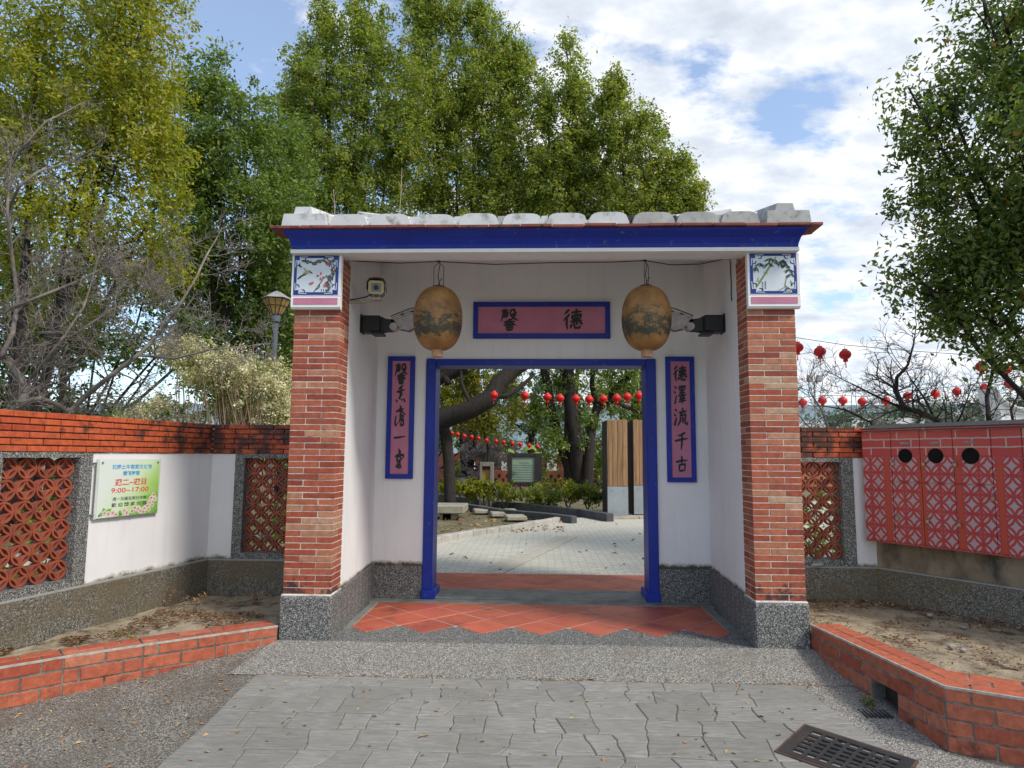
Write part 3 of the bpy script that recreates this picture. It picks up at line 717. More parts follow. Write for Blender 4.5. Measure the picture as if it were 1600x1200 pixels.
def vpl(u0, u1, v0, v1, keys, label, cen):
    x0, x1, z1, z0 = at(u0, 650, 1.54).x, at(u1, 650, 1.54).x, at((u0+u1)/2, v0, 1.54).z, at((u0+u1)/2, v1, 1.54).z
    cx = (x0+x1)/2; ch_ = []
    for (k, v, h, w, th) in zip(keys, *cen): ch_.append((k, cx, at((u0+u1)/2, v, 1.54).z, w, h, th))
    plaque('name_plaque', x0, x1, z0, z1, .047, ch_, label)
vpl(604.5, 647, 557, 748, ['xin', 'xiang', 'man', 'yi', 'tang'], 'tall plum couplet board left of the door, its lowest characters written in loops', ([584, 616, 650, 682.5, 716], [.21, .18, .21, .13, .19], [.135, .12, .125, .13, .11], [9.5, 12, 10.5, 16, 12]))
vpl(1041, 1086, 557.5, 753.5, ['de', 'ze', 'liu', 'qian', 'gu'], 'tall plum couplet board right of the door, its characters written upright', ([584, 617, 652, 689, 725], [.165, .19, .18, .18, .16], [.15, .135, .145, .145, .13], [11, 9.5, 11, 11.5, 12]))
# =================================================================== FITTINGS OF THE GATE
def aged_paper():
    m, t, p, o = newmat('aged_lantern_paper'); v = pos(t)
    oi = N(t, 'ShaderNodeObjectInfo')
    off = N(t, 'ShaderNodeVectorMath', operation='ADD'); L(t, v, off.inputs[0]); cc = N(t, 'ShaderNodeCombineXYZ'); L(t, oi.outputs['Random'], cc.inputs[0]); L(t, cc.outputs[0], off.inputs[1])
    v = off.outputs[0]
    c = ramp(t, noisef(t, v, 7, 6), [(.3, (.16, .07, .022)), (.55, (.31, .15, .042)), (.8, (.40, .22, .08))]).outputs[0]
    g = N(t, 'ShaderNodeNewGeometry'); s = N(t, 'ShaderNodeSeparateXYZ'); L(t, g.outputs['Position'], s.inputs[0])
    # landscape painted round the lower half
    mr = N(t, 'ShaderNodeMapRange'); L(t, s.outputs[2], mr.inputs[0]); mr.inputs[1].default_value = 2.76; mr.inputs[2].default_value = 2.44; mr.inputs[3].default_value = -.10; mr.inputs[4].default_value = .13
    vq = N(t, 'ShaderNodeMapping'); L(t, v, vq.inputs[0]); vq.inputs['Scale'].default_value = (1, 1, 1.7)
    f = math_(t, 'ADD', noisef(t, vq.outputs[0], 13, 12, .78), mr.outputs[0])
    mr2 = N(t, 'ShaderNodeMapRange'); L(t, s.outputs[2], mr2.inputs[0]); mr2.inputs[1].default_value = 2.42; mr2.inputs[2].default_value = 2.33; mr2.inputs[3].default_value = 0; mr2.inputs[4].default_value = -.25
    f = math_(t, 'ADD', f, mr2.outputs[0])
    c = mixc(t, ramp(t, f, [(.48, 0), (.58, .75)]).outputs[0], c, (.15, .10, .03))
    c = mixc(t, ramp(t, f, [(.555, 0), (.60, .92)]).outputs[0], c, (.032, .032, .022))
    vs = pos(t, (1, 1, .15)); c = mixc(t, ramp(t, noisef(t, vs, 60, 3), [(.60, 0), (.7, .45)]).outputs[0], c, (.10, .06, .03))
    L(t, c, p.inputs['Base Color']); p.inputs['Roughness'].default_value = .6
    bump(t, p, noisef(t, pos(t, (1, 1, .25)), 34, 6), .9, .010); return m
M_paper = aged_paper()
M_tanpaper = simple('tan_paper', (.50, .30, .18), (.36, .20, .12), 20, .7, vscale=(1, 1, .2))
def oval_lantern(cx, label, yaw, tie):
    Y = .30; cz = 2.553; e = empty('hanging_lantern', (cx, Y, 2.225), label, 'lantern', 'aged oval lanterns under the gate roof')
    prof = []
    for i in range(25):
        t = i/24; a = -math.pi/2 + math.pi*(.075+.85*t); r = .207*abs(math.cos(a))**.72; z = .272*math.sin(a)
        prof.append((max(r, .045), z))
    b = MB(); b.lathe(prof, (cx, Y, cz), 56, .012); o = b.build('paper_body', M_paper, e, 'all')
    MB().lathe([(.052, 0), (.056, .004), (.056, .014), (.05, .018)], (cx, Y, cz+.262), 24).build('top_ring', M_bronze, e)
    b = MB(); pr = [(.046, 0), (.049, .004), (.047, .05), (.049, .062)]; b.lathe(pr, (cx, Y, 2.228), 28, .03); b.build('bottom_collar', M_tanpaper, e)
    b = MB(); hook = Vector((cx-.005, Y, 3.052))
    for dx in (-.042, .042) if tie else (-.012, .022): b.tube([(cx+dx, Y, cz+.27), (cx+dx, Y, 3.0), (cx+dx*.3, Y, 3.03), hook], .0028, 6)
    b.tube([(cx+.012, Y-.01, cz+.28), (cx-.005, Y-.01, 2.92), (cx+.01, Y-.01, 3.02), hook], .0035, 6)
    b.tube([(cx+.03, Y-.01, 2.90), (cx, Y-.012, 2.86), (cx+.005, Y-.012, 2.84)], .0035, 6)
    b.tube([hook, hook+Vector((0, 0, .012)), (cx, Y, 3.10)], .006, 6); b.tube([hook-Vector((.012, 0, 0)), hook+Vector((.012, 0, .004))], .012, 8)
    b.build('hanging_wire', M_wire, e)
    o.rotation_euler = (0, 0, 0)
    return e
oval_lantern(-.868, 'oval brown paper lantern with a dark painted landscape, hanging left of the plum plaque', 0, True)
oval_lantern(.878, 'oval tan paper lantern with blue-grey patches, hanging right of the plum plaque', 2, False)
# cable along the ceiling edge
w = MB(); pts = [(-1.60, .22, 3.035), (-1.2, .27, 3.028), (-.87, .30, 3.05), (-.4, .30, 3.022), (.1, .30, 3.035), (.6, .30, 3.038), (.87, .30, 3.05), (1.1, .33, 3.02), (1.35, .36, 3.035), (1.56, .40, 3.09), (1.615, .42, 3.09), (1.617, .42, 3.02), (1.62, .42, 2.88), (1.616, .42, 2.78), (1.62, .42, 2.73)]
o = w.tube(pts, .0045, 5).build('ceiling_cable', M_wire, None); tag(o, 'thin black cable strung under the gate ceiling and dangling at its right end', 'cable')
# floodlights
M_lampwhite = simple('lamp_housing_white', (.50, .46, .45), (.32, .28, .27), 18, .5, stain=(.08, .06, .05), stain_s=16, stain_lo=.58, stain_hi=.75)
def flood(s, label):
    x = s*1.632; Y = .75; e = empty('floodlight', (x, Y, 2.585), label, 'floodlight', 'floodlights on the gate side walls')
    def bx(a0, a1, y0, y1, z0, z1, c=.006):
        xa, xb = sorted((x-s*a0, x-s*a1)); return MB().cbox(xa, xb, y0, y1, z0, z1, c)
    bx(-.004, .012, Y-.07, Y+.07, 2.51, 2.68).build('wall_plate', M_black, e)
    bx(.013, .185, Y-.08, Y+.08, 2.515, 2.665, .012).build('housing', M_black, e)
    b = bx(.10, .205, Y-.078, Y+.078, 2.492, 2.514, .004)
    b.prism([(x-s*.186, 2.52), (x-s*.186, 2.66), (x-s*.225, 2.638), (x-s*.30, 2.63), (x-s*.315, 2.60), (x-s*.31, 2.545), (x-s*.28, 2.53), (x-s*.24, 2.53)], Y-.05, Y+.05, axis='y')
    b.build('neck', M_black, e)
    b = MB(); b.tube([(x-s*.30, Y-.066, 2.565), (x-s*.30, Y+.05, 2.565)], .034, 20); b.tube([(x-s*.30, Y-.070, 2.565), (x-s*.30, Y-.06, 2.565)], .012, 10); b.build('swivel_joint', M_lampwhite, e)
    b = MB(); P = [(.27, 2.615), (.285, 2.655), (.44, 2.715), (.60, 2.745), (.60, 2.72), (.585, 2.68), (.50, 2.565), (.44, 2.53), (.37, 2.545), (.32, 2.585)]
    b.prism([(x-s*a, z) for a, z in P], Y-.05, Y+.06, axis='y'); b.build('lamp_head', M_lampwhite, e)
    b = MB(); edge = [(.275, 2.655), (.285, 2.665), (.44, 2.727), (.605, 2.757), (.607, 2.72)]
    b.tube([(x-s*a, Y-.054, z) for a, z in edge], .005, 6); b.tube([(x-s*a, Y-.054, z) for a, z in [(.59, 2.67), (.505, 2.553), (.44, 2.518), (.36, 2.535)]], .005, 6)
    b.tube([(x-s*.36, Y-.053, 2.672), (x-s*.39, Y-.054, 2.684)], .006, 5); b.tube([(x-s*.45, Y-.053, 2.70), (x-s*.48, Y-.054, 2.706)], .006, 5)
    b.build('head_rim', M_bronze, e)
flood(-1, 'black floodlight with a pale swivel head on the left side wall'); flood(1, 'black floodlight with a pale swivel head on the right side wall')
# security camera
M_camyel = simple('aged_cream_plastic', (.50, .42, .20), (.40, .34, .17), 12, .5)
M_camhood = simple('camera_hood', (.20, .175, .15), (.13, .11, .10), 12, .5)
e = empty('security_camera', (-1.60, .30, 2.69), 'hooded cream security camera on a wall arm beside the left brick pillar', 'camera')
c0 = Vector((-1.392, .26, 2.812)); dv = Vector((.20, -1, -.12)).normalized(); rt = dv.cross(Vector((0, 0, 1))).normalized() ; upv = rt.cross(dv)
rt = -rt
def cf(a, d, h): q = c0 + rt*a*1.25 - dv*d + upv*h*1.25; return (q.x, q.y, q.z)
octo = [(-.04, -.045), (.04, -.045), (.053, -.03), (.053, .035), (.042, .048), (-.042, .048), (-.053, .035), (-.053, -.03)]
MB().prism(octo, 0, .22, fr=lambda x, y, z: cf(x, z, y)).build('body', M_camhood, e)
MB().prism([(x*.98, y*.98) for x, y in octo], -.012, -.0005, fr=lambda x, y, z: cf(x, z, y)).build('face', M_camyel, e)
MB().prism([(-.033, -.028), (.033, -.028), (.033, .03), (-.033, .03)], -.015, -.0125, fr=lambda x, y, z: cf(x, z, y)).build('lens_window', M_grey, e)
b = MB(); b.tube([cf(0, -.016, 0), cf(0, -.026, 0)], [.021, .019], 16); b.build('lens', M_black, e)
b = MB(); hp = []
for i in range(9): a = R(198-27*i*.0) ; 
hood = [(-.066, -.01), (-.066, .035), (-.05, .062), (-.02, .070), (.02, .070), (.05, .062), (.066, .035), (.066, -.01)]
inn = [(x*.93, y*.93) for x, y in hood]; b.prism(hood+inn[::-1], -.04, .24, fr=lambda x, y, z: cf(x, z, y)); b.build('sun_hood', M_camhood, e)
b = MB(); b.tube([(-1.635, .30, 2.70), (-1.52, .30, 2.695), (-1.44, .285, 2.71), (-1.395, .275, 2.715)], [.016, .013, .013, .013], 10)
b.cbox(-1.422, -1.352, .245, .31, 2.706, 2.724, .003); b.tube([(-1.415, .26, 2.72), (-1.415, .262, 2.765)], .004, 6); b.tube([(-1.365, .26, 2.72), (-1.365, .262, 2.765)], .004, 6)
b.cbox(-1.642, -1.622, .27, .34, 2.65, 2.78, .003); b.build('bracket', simple('bracket_paint', (.36, .33, .25), (.27, .24, .19), 12, .5), e)
MB().tube([(-1.63, .29, 2.715), (-1.55, .275, 2.722), (-1.48, .27, 2.735), (-1.43, .27, 2.76)], .006, 6).build('cable', M_wire, e)

# =================================================================== BOUNDARY WALLS
a_ = .15
def lattice_mesh():
    mb = MB(); h = a_/2; d = .05
    def arc(cx, cy, r, a0, a1, w, n, y0, y1):
        P = []
        for i in range(n+1):
            t = a0+(a1-a0)*i/n; P.append((math.cos(t), math.sin(t)))
        b = len(mb.v)
        for (c_, s_) in P:
            for (rr, yy) in ((r-w/2, y0), (r+w/2, y0), (r+w/2, y1), (r-w/2, y1)): mb.v.append((cx+c_*rr, yy, cy+s_*rr))
        full = abs(a1-a0) > 6.2
        for i in range(n):
            for k in range(4): mb.f.append((b+i*4+k, b+i*4+(k+1) % 4, b+(i+1)*4+(k+1) % 4, b+(i+1)*4+k))
        if not full: mb.f += [(b, b+1, b+2, b+3), (b+n*4+3, b+n*4+2, b+n*4+1, b+n*4)]
    w = .0135
    arc(0, 0, h-w/2-.0005, 0, 2*math.pi, w, 20, -d/2, d/2)
    k = 0
    for sx in (-1, 1):
        for sy in (-1, 1):
            k += 1; c0 = math.atan2(-sy, -sx); arc(sx*h, sy*h, h-.001, c0-R(40), c0+R(40), w*1.05, 7, -d/2+.002+.0007*k, d/2-.002-.0007*k)
    return mb.mesh('lattice_block', M_lattice)
LAT = lattice_mesh()
def wall_side(name, label, Pf, Qf, Pa, Qa, s):
    """front stretch Pf-Qf beside the gate, angled stretch Pa-Qa; frames run so that +n faces the forecourt"""
    return
WL = empty('boundary_wall', (-3.2, 1.35, 0), 'white boundary wall with terracotta lattice openings and orange brick top, left of the gate', 'wall')
WR = empty('boundary_wall', (3.1, 1.35, 0), 'stained boundary wall with one lattice opening and dark brick top, right of the gate', 'wall')
def wallrun(par, P, Q, sections, side, bricks=True, brick_end=None, z0=-.1, sill=.47, s_start=0):
    """sections: list of (s0, s1, kind) kind in panel/jamb/lattice"""
    P2, t, n, Lw = frame2(P, Q)
    if side < 0: n = -n
    fr = mkfr(P2, t, n); T = .20; yaw = math.atan2(t.y, t.x)
    s_a, s_b = sections[0][0], sections[-1][1]
    MB().box(s_a, s_b, -T, .045, z0-.3, .395, fr).build('footing', M_pebbase, par)
    cap = MB().box(s_a, s_b, -T, .030, .396, .409, fr).build('footing_cap', M_concrete, par)
    # mortar core behind the brick band
    MB().box(s_a, s_b, -T+.01, -.014, 1.412, 1.697, fr).build('band_core', M_gmort, par)
    for (s0, s1, kind) in sections:
        if kind == 'panel': MB().box(s0, s1, -T+.02, 0.0, .41, 1.408, fr).build('white_panel', M_wwall, par)
        if kind == 'jamb': MB().box(s0, s1, -T+.01, .012, .41, 1.409, fr).build('stone_jamb', M_pebble, par)
        if kind == 'lattice':
            MB().box(s0, s1, -T+.01, .012, .41, .468, fr).build('stone_sill', M_pebble, par)
            MB().box(s0, s1, -T+.01, .012, 1.372, 1.410, fr).build('stone_head', M_pebble, par)
            nc = max(1, round((s1-s0)/a_)); nr = 6
            for i in range(nc):
                for j in range(nr):
                    q = fr(s0+(s1-s0)*(i+.5)/nc, -.065+random.uniform(-.002, .002), .468+.904*(j+.5)/nr)
                    place('lattice_block', LAT, par, q, (0, random.choice((0, math.pi/2, math.pi)), yaw), ((s1-s0)/nc/a_, 1, .904/nr/a_)).rotation_euler = (0, 0, yaw)
    if bricks:
        bl = .235; st = bl+.008; bh = .0400; 
        for k in range(6):
            z = 1.410 + .0483*(k+.5); x = s_a - (st*.5 if k % 2 else random.uniform(0, .02))
            end = brick_end or s_b
            while x < end-.01:
                xa, xb = max(x, s_a+.001), min(x+bl, end)
                if xb-xa > .02:
                    me = brick_mesh(xb-xa, .10, bh, M_wbrick, .003)
                    q = fr((xa+xb)/2, -.035+random.uniform(-.0018, .0018)+ (.006 if k == 5 else 0), z)
                    place('brick', me, par, q, (0, 0, yaw+random.uniform(-.004, .004)))
                x += st
    return fr, yaw
CL = (-3.205, 1.25); AL = (-3.66, -.85)
# left: angled stretch from the corner towards the viewer (s from the corner)
frL, yawL = wallrun(WL, CL, AL, [(0, 1.385, 'panel'), (1.386, 1.50, 'jamb'), (1.502, 2.102, 'lattice'), (2.104, 2.22, 'jamb'), (2.221, 3.4, 'panel')], -1)
frLf, _ = wallrun(WL, (-3.205, 1.25), (-1.86, 1.25), [(.0, .235, 'panel'), (.236, .33, 'jamb'), (.332, .932, 'lattice'), (.934, 1.34, 'jamb')], 1)
CR = (3.125, 1.25)
frRf, _ = wallrun(WR, (1.865, 1.25), CR, [(0, .36, 'jamb'), (.362, .962, 'lattice'), (.964, 1.075, 'jamb'), (1.076, 1.26, 'panel')], 1)
tR = Vector((.69, -1.09)).normalized()
ER = (CR[0]+tR.x*3.6, CR[1]+tR.y*3.6)
M_rwall = plaster('stained_wall', (.34, .29, .22), low=(.40, .62))
frR, yawR = wallrun(WR, CR, ER, [(0, 3.5, 'panelx')], 1, brick_end=3.5)
M_ochre = simple('ochre_stained_plaster', (.32, .27, .20), (.20, .15, .09), 3.5, .85, stain=(.05, .045, .035), stain_s=3.2, stain_lo=.5, stain_hi=.72, bs=30, bd=.004, vscale=(1, 1, .6))
MB().box(0.0, 3.5, -.18, 0.0, .41, 1.408, frR).build('stained_panel', M_ochre, WR)

# opening-hours sign on the left wall ---------------------------------------
S = empty('opening_hours_sign', frL(1.03, .04, .9), 'green and white acrylic sign with blue and red opening hours, on the left white wall', 'sign')
sl0, sl1, sz0, sz1 = .715, 1.342, .90, 1.355
def signmat():
    m, t, p, o = newmat('printed_sign'); uvn = N(t, 'ShaderNodeUVMap'); s = N(t, 'ShaderNodeSeparateXYZ'); L(t, uvn.outputs[0], s.inputs[0])
    f = math_(t, 'SUBTRACT', math_(t, 'MULTIPLY', s.outputs[0], .75), math_(t, 'MULTIPLY', s.outputs[1], .45))
    n_ = N(t, 'ShaderNodeTexNoise', i_Scale=2.5, i_Detail=2.0); L(t, uvn.outputs[0], n_.inputs['Vector'])
    f = math_(t, 'ADD', f, math_(t, 'MULTIPLY', n_.outputs['Fac'], .25))
    c = ramp(t, f, [(.0, (.66, .72, .66)), (.3, (.58, .70, .46)), (.55, (.36, .56, .16)), (.8, (.16, .38, .05))]).outputs[0]
    L(t, c, p.inputs['Base Color']); p.inputs['Roughness'].default_value = .18; return m
M_sign = signmat()
M_acry = simple('clear_edge_acrylic', (.60, .64, .60), None, 5, .15, bstr=0)
MB().box(sl0-.015, sl1+.02, .022, .030, sz0-.005, sz1+.003, frL).build('backing_sheet', M_acry, S)
mb = MB(); mb.v = [frL(sl1, .0345, sz0), frL(sl0, .0345, sz0), frL(sl0, .0345, sz1), frL(sl1, .0345, sz1), frL(sl1, .031, sz0), frL(sl0, .031, sz0), frL(sl0, .031, sz1), frL(sl1, .031, sz1)]
mb.f = [(0, 1, 2, 3), (7, 6, 5, 4), (0, 4, 5, 1), (1, 5, 6, 2), (2, 6, 7, 3), (3, 7, 4, 0)]
o = mb.build('sign_face', M_sign, S)
uvl = o.data.uv_layers.new(name='UVMap')
cm = {}
for i, co in enumerate([(0, 0), (1, 0), (1, 1), (0, 1)]*2): cm[i] = co
for lp in o.data.loops: uvl.data[lp.index].uv = cm[lp.vertex_index]
def sfr(a, b_, h): return frL(sl1-(sl1-sl0)*a/100, .0347+h, sz1-(sz1-sz0)*b_/100)
ms = MB()
for a, b_ in ((4, 5), (96, 5), (4, 95), (96, 95)): ms.tube([sfr(a, b_, -.03), sfr(a, b_, .006)], .009, 10)
ms.tube([sfr(-4.5, 6, -.03), sfr(-4.5, 6, .0)], .007, 10); ms.tube([sfr(-4.5, 94, -.03), sfr(-4.5, 94, .0)], .009, 10); ms.tube([sfr(-4.5, 6, -.002), sfr(-4.5, 94, -.002)], .002, 6)
ms.build('stand_off', M_grey, S)
def text_mesh(body, size, bold=.0):
    cu = bpy.data.curves.new('lettering', 'FONT'); cu.body = body; cu.size = size; cu.align_x = 'CENTER'; cu.align_y = 'CENTER'; cu.resolution_u = 3; cu.offset = bold
    ob = bpy.data.objects.new('tmp', cu); COL.objects.link(ob); bpy.context.view_layer.update()
    me = bpy.data.meshes.new_from_object(ob.evaluated_get(bpy.context.evaluated_depsgraph_get())); bpy.data.objects.remove(ob); return me
M_tblue = simple('print_blue', (.05, .36, .75), None, 5, .4, bstr=0); M_tred = simple('print_red', (.75, .04, .03), None, 5, .4, bstr=0); M_tblk = simple('print_navy', (.03, .05, .10), None, 5, .4, bstr=0)
SW, SH = sl1-sl0, sz1-sz0
def stext(body, ca, cb, width, height, mat, bold):
    me = text_mesh(body, .05, bold); vs = np.empty(len(me.vertices)*3); me.vertices.foreach_get('co', vs); vs = vs.reshape(-1, 3)
    lo, hi = vs.min(0), vs.max(0); w0, h0 = hi[0]-lo[0], hi[1]-lo[1]
    for i, v in enumerate(me.vertices):
        a = ca + ((v.co.x-(lo[0]+hi[0])/2)/w0)*width; b_ = cb - ((v.co.y-(lo[1]+hi[1])/2)/h0)*height
        v.co = sfr(a, b_, .0012)
    me.materials.append(mat); me.name = 'lettering'; place('lettering', me, S)
try:
    stext('石岡土牛客家文化館', 52, 12.5, 66, 8.2, M_tblue, .0008)
    stext('開館時間', 51, 24, 27, 8, M_tblue, .0010)
    stext('週二~週日', 51, 40, 52, 11.5, M_tred, .0010)
    stext('9:00~17:00', 51, 54, 62, 8.5, M_tred, .0004)
    stext('週一及國定假日休館', 51, 69, 56, 6.2, M_tblk, .0002)
    stext('歡 迎 闔 家 光 臨', 51, 79.5, 58, 7.2, M_tblk, .0004)
except Exception as ex: print('TEXT FAIL', ex)
M_fwhite = simple('print_petal', (.75, .62, .56), (.70, .55, .48), 60, .4, bstr=0); M_flgr = simple('print_leaf', (.10, .34, .08), (.25, .45, .06), 40, .4, bstr=0); M_fyel = simple('print_core', (.5, .15, .1), None, 5, .4, bstr=0)
fw, fg, fy = MB(), MB(), MB(); k = 0
random.seed(5)
for (a, b_) in [(12, 92), (18, 94), (25, 93), (30, 96), (43, 91), (47, 95), (56, 93), (60, 87), (66, 90), (70, 94), (77, 90), (82, 86), (86, 80), (90, 85), (88, 72), (94, 74), (92, 66), (75, 96), (84, 92)]:
    k += 1; r0 = random.uniform(3.5, 5)
    for q in range(5):
        an = q*1.2566+k; brush(fw, [(a, b_), (a+r0*.8*math.cos(an), min(99, b_+r0*math.sin(an)))], 4.2, sfr, .0004, .0014+.00002*k, (.5, .8), 3)
    brush(fy, [(a-.6, b_), (a+.6, b_)], 1.4, sfr, .0014, .0022)
for (a, b_, an, l) in [(10, 84, 1.2, 9), (8, 90, 1.7, 7), (22, 86, 2.6, 9), (36, 90, 1.5, 9), (52, 97, .2, 9), (70, 83, .1, 8), (74, 78, 3, 7), (62, 97, 0, 9), (94, 92, 1.5, 8), (40, 97, 3.0, 9), (84, 66, 2.2, 7), (96, 60, 1.4, 7)]:
    brush(fg, [(a, b_), (a+l*.5*math.cos(an), min(99, b_+l*.5*math.sin(an))), (a+l*math.cos(an), min(99.5, b_+l*math.sin(an)))], 6, sfr, .0003, .0009, (.3, .2))
fg.build('printed_leaf', M_flgr, S); fw.build('printed_flower', M_fwhite, S); fy.build('printed_core', M_fyel, S)
for o_ in list(S.children):
    if o_.name.startswith(('printed_', 'lettering')): o_['kind'] = 'stuff'

# =================================================================== PRINTED METER CABINET on the right wall
BC = (3.02, 1.15); B2, tB, nB, _l = frame2(BC, (3.71, .06)); frB = mkfr(B2, tB, nB)
def printmat():
    m, t, p, o = newmat('printed_cabinet_film'); uvn = N(t, 'ShaderNodeUVMap'); s = N(t, 'ShaderNodeSeparateXYZ'); L(t, uvn.outputs[0], s.inputs[0])
    S_, Z_ = s.outputs[0], s.outputs[1]
    # columns: bars every .302 m, two blocks between
    per = .302; q = math_(t, 'DIVIDE', math_(t, 'SUBTRACT', S_, .211), per); fr_ = math_(t, 'FRACT', math_(t, 'ADD', q, 10)); sx = math_(t, 'MULTIPLY', fr_, per)       # 0...302
    bar = math_(t, 'GREATER_THAN', sx, .268)
    cxx = math_(t, 'SUBTRACT', math_(t, 'FRACT', math_(t, 'DIVIDE', sx, .134)), .5)
    zc = math_(t, 'SUBTRACT', math_(t, 'FRACT', math_(t, 'ADD', math_(t, 'DIVIDE', math_(t, 'SUBTRACT', Z_, 1.435), .157), 20)), .5)
    ax, az = math_(t, 'ABSOLUTE', cxx), math_(t, 'ABSOLUTE', zc)
    r2 = math_(t, 'SQRT', math_(t, 'ADD', math_(t, 'MULTIPLY', cxx, cxx), math_(t, 'MULTIPLY', zc, zc)))
    ring = math_(t, 'LESS_THAN', math_(t, 'ABSOLUTE', math_(t, 'SUBTRACT', r2, .485)), .058)
    bx_, bz_ = math_(t, 'SUBTRACT', .5, ax), math_(t, 'SUBTRACT', .5, az)
    d2 = math_(t, 'SQRT', math_(t, 'ADD', math_(t, 'MULTIPLY', bx_, bx_), math_(t, 'MULTIPLY', bz_, bz_)))
    arc = math_(t, 'LESS_THAN', math_(t, 'ABSOLUTE', math_(t, 'SUBTRACT', d2, .475)), .066)
    edge = math_(t, 'LESS_THAN', math_(t, 'MULTIPLY', bx_, bz_), .010)
    red = math_(t, 'MAXIMUM', math_(t, 'MAXIMUM', ring, arc), math_(t, 'MAXIMUM', bar, edge))
    line = math_(t, 'LESS_THAN', math_(t, 'ABSOLUTE', math_(t, 'SUBTRACT', r2, .40)), .012)
    v = pos(t)
    rc = ramp(t, noisef(t, v, 5, 5), [(.3, (.35, .035, .035)), (.7, (.42, .05, .04))]).outputs[0]
    rc = mixc(t, math_(t, 'MULTIPLY', ring, .45), rc, (.33, .035, .05))
    rc = mixc(t, bar, rc, (.40, .06, .03))
    c = mixc(t, red, (.36, .28, .30), rc)
    br = N(t, 'ShaderNodeTexBrick'); br.offset = .5
    mpn = N(t, 'ShaderNodeMapping'); L(t, uvn.outputs[0], mpn.inputs[0]); mpn.inputs['Location'].default_value = (.06, -1.437, 0)
    nz = N(t, 'ShaderNodeTexNoise', i_Scale=14.0, i_Detail=4.0); L(t, uvn.outputs[0], nz.inputs['Vector'])
    vm = N(t, 'ShaderNodeVectorMath', operation='MULTIPLY_ADD'); L(t, nz.outputs['Color'], vm.inputs[0]); vm.inputs[1].default_value = (.014, .014, 0); L(t, mpn.outputs[0], vm.inputs[2])
    L(t, vm.outputs[0], br.inputs['Vector']); br.inputs['Scale'].default_value = 1; br.inputs['Brick Width'].default_value = .245; br.inputs['Row Height'].default_value = .0735; br.inputs['Mortar Size'].default_value = .0065
    br.inputs['Color1'].default_value = (.38, .045, .045, 1); br.inputs['Color2'].default_value = (.46, .09, .07, 1); br.inputs['Mortar'].default_value = (.42, .31, .27, 1); br.inputs['Mortar Smooth'].default_value = .3
    top = math_(t, 'GREATER_THAN', Z_, 1.437)
    c = mixc(t, top, c, br.outputs[0])
    L(t, c, p.inputs['Base Color']); p.inputs['Roughness'].default_value = .42; p.inputs['Specular IOR Level'].default_value = .3; return m
M_print = printmat()
def uvbox(par, name, s0, s1, n0, n1, z0, z1, mat, c=.0):
    mb = MB()
    if c: mb.cbox(s0, s1, n0, n1, z0, z1, c, frB)
    else: mb.box(s0, s1, n0, n1, z0, z1, frB)
    o = mb.build(name, mat, par); uvl = o.data.uv_layers.new(name='UVMap')
    for lp in o.data.loops:
        co = Vector(o.data.vertices[lp.vertex_index].co); d = Vector((co.x-B2.x, co.y-B2.y)); uvl.data[lp.index].uv = (d.dot(tB), co.z)
    return o
CAB = empty('meter_cabinet', frB(1.1, -.06, .66), 'long red wall cabinet printed with lattice and brick patterns, on the right wall', 'cabinet')
s_end = 2.35
uvbox(CAB, 'cabinet_body', -.03, s_end, -.128, -.0105, .655, 1.655, M_print)
edges_ = [(-.03, .238, 0), (.243, .492, 1), (.4975, .7595, 1), (.765, 1.047, 1), (1.0525, 1.262, 0), (1.2675, 1.56, 0), (1.5655, 1.86, 0), (1.8655, s_end, 0)]
for (a, b_, split) in edges_:
    zs = [(.672, 1.192), (1.206, 1.648)] if split else [(.672, 1.648)]
    for (z0, z1) in zs: uvbox(CAB, 'cabinet_door', a, b_, -.010, .0, z0, z1, M_print, .0015)
uvbox(CAB, 'bottom_rail', -.03, s_end, -.010, .004, .655, .668, M_print)
M_lidred = simple('lid_red', (.36, .05, .05), (.25, .04, .04), 6, .45, stain=(.45, .35, .33), stain_s=9, stain_lo=.58, stain_hi=.7)
M_felt = simple('roofing_felt', (.05, .05, .05), (.02, .02, .02), 30, .9, bs=60, bd=.01)
b = MB(); b.cbox(-.07, s_end+.02, -.13, .045, 1.656, 1.668, .002, frB); b.build('cabinet_lid', M_lidred, CAB)
b = MB(); n = 40; 
for i in range(n+1):
    s_ = -.02 + (s_end+.02)*i/n; z = 1.669+.004*mnoise.noise(Vector((s_*6, 0, 0)))
    for (nn_, zz_) in ((.03, z), (.03, z+.010+.004*mnoise.noise(Vector((s_*11, 3, 0)))), (-.16, z+.052+.005*mnoise.noise(Vector((s_*7, 9, 0)))), (-.30, 1.705), (-.30, 1.70), (-.13, 1.700)): b.v.append(frB(s_, nn_, zz_))
for i in range(n):
    for k in range(6): b.f.append((i*6+k, i*6+(k+1) % 6, (i+1)*6+(k+1) % 6, (i+1)*6+k))
b.f += [tuple(range(6)), tuple(n*6+k for k in range(6))]; b.build('felt_cover', M_felt, CAB)
M_vent = simple('vent_glass', (.008, .008, .009), (.012, .011, .012), 12, .8, bstr=0, spec=.05)
for (s_, r_) in ((.366, .058), (.623, .060), (.896, .063)):
    b = MB(); b.tube([frB(s_, .0005, 1.432), frB(s_, .006, 1.432)], [r_*1.06, r_*1.03], 28); vo = b.build('round_window', M_vent, CAB)
    b = MB(); b.tube([frB(s_, .0062, 1.432), frB(s_, .0075, 1.432)], [r_*.86, r_*.85], 28); b.build('window_glass', M_vent, vo)
    MB().box(s_-.042, s_+.042, .0005, .003, 1.533, 1.553, frB).build('name_tag', simple('tag_grey', (.30, .25, .27), (.12, .08, .09), 120, .4, bstr=0), CAB)
M_brass = simple('brass_padlock', (.42, .30, .16), (.30, .20, .10), 20, .4, metal=.3)
M_shk = M_grey
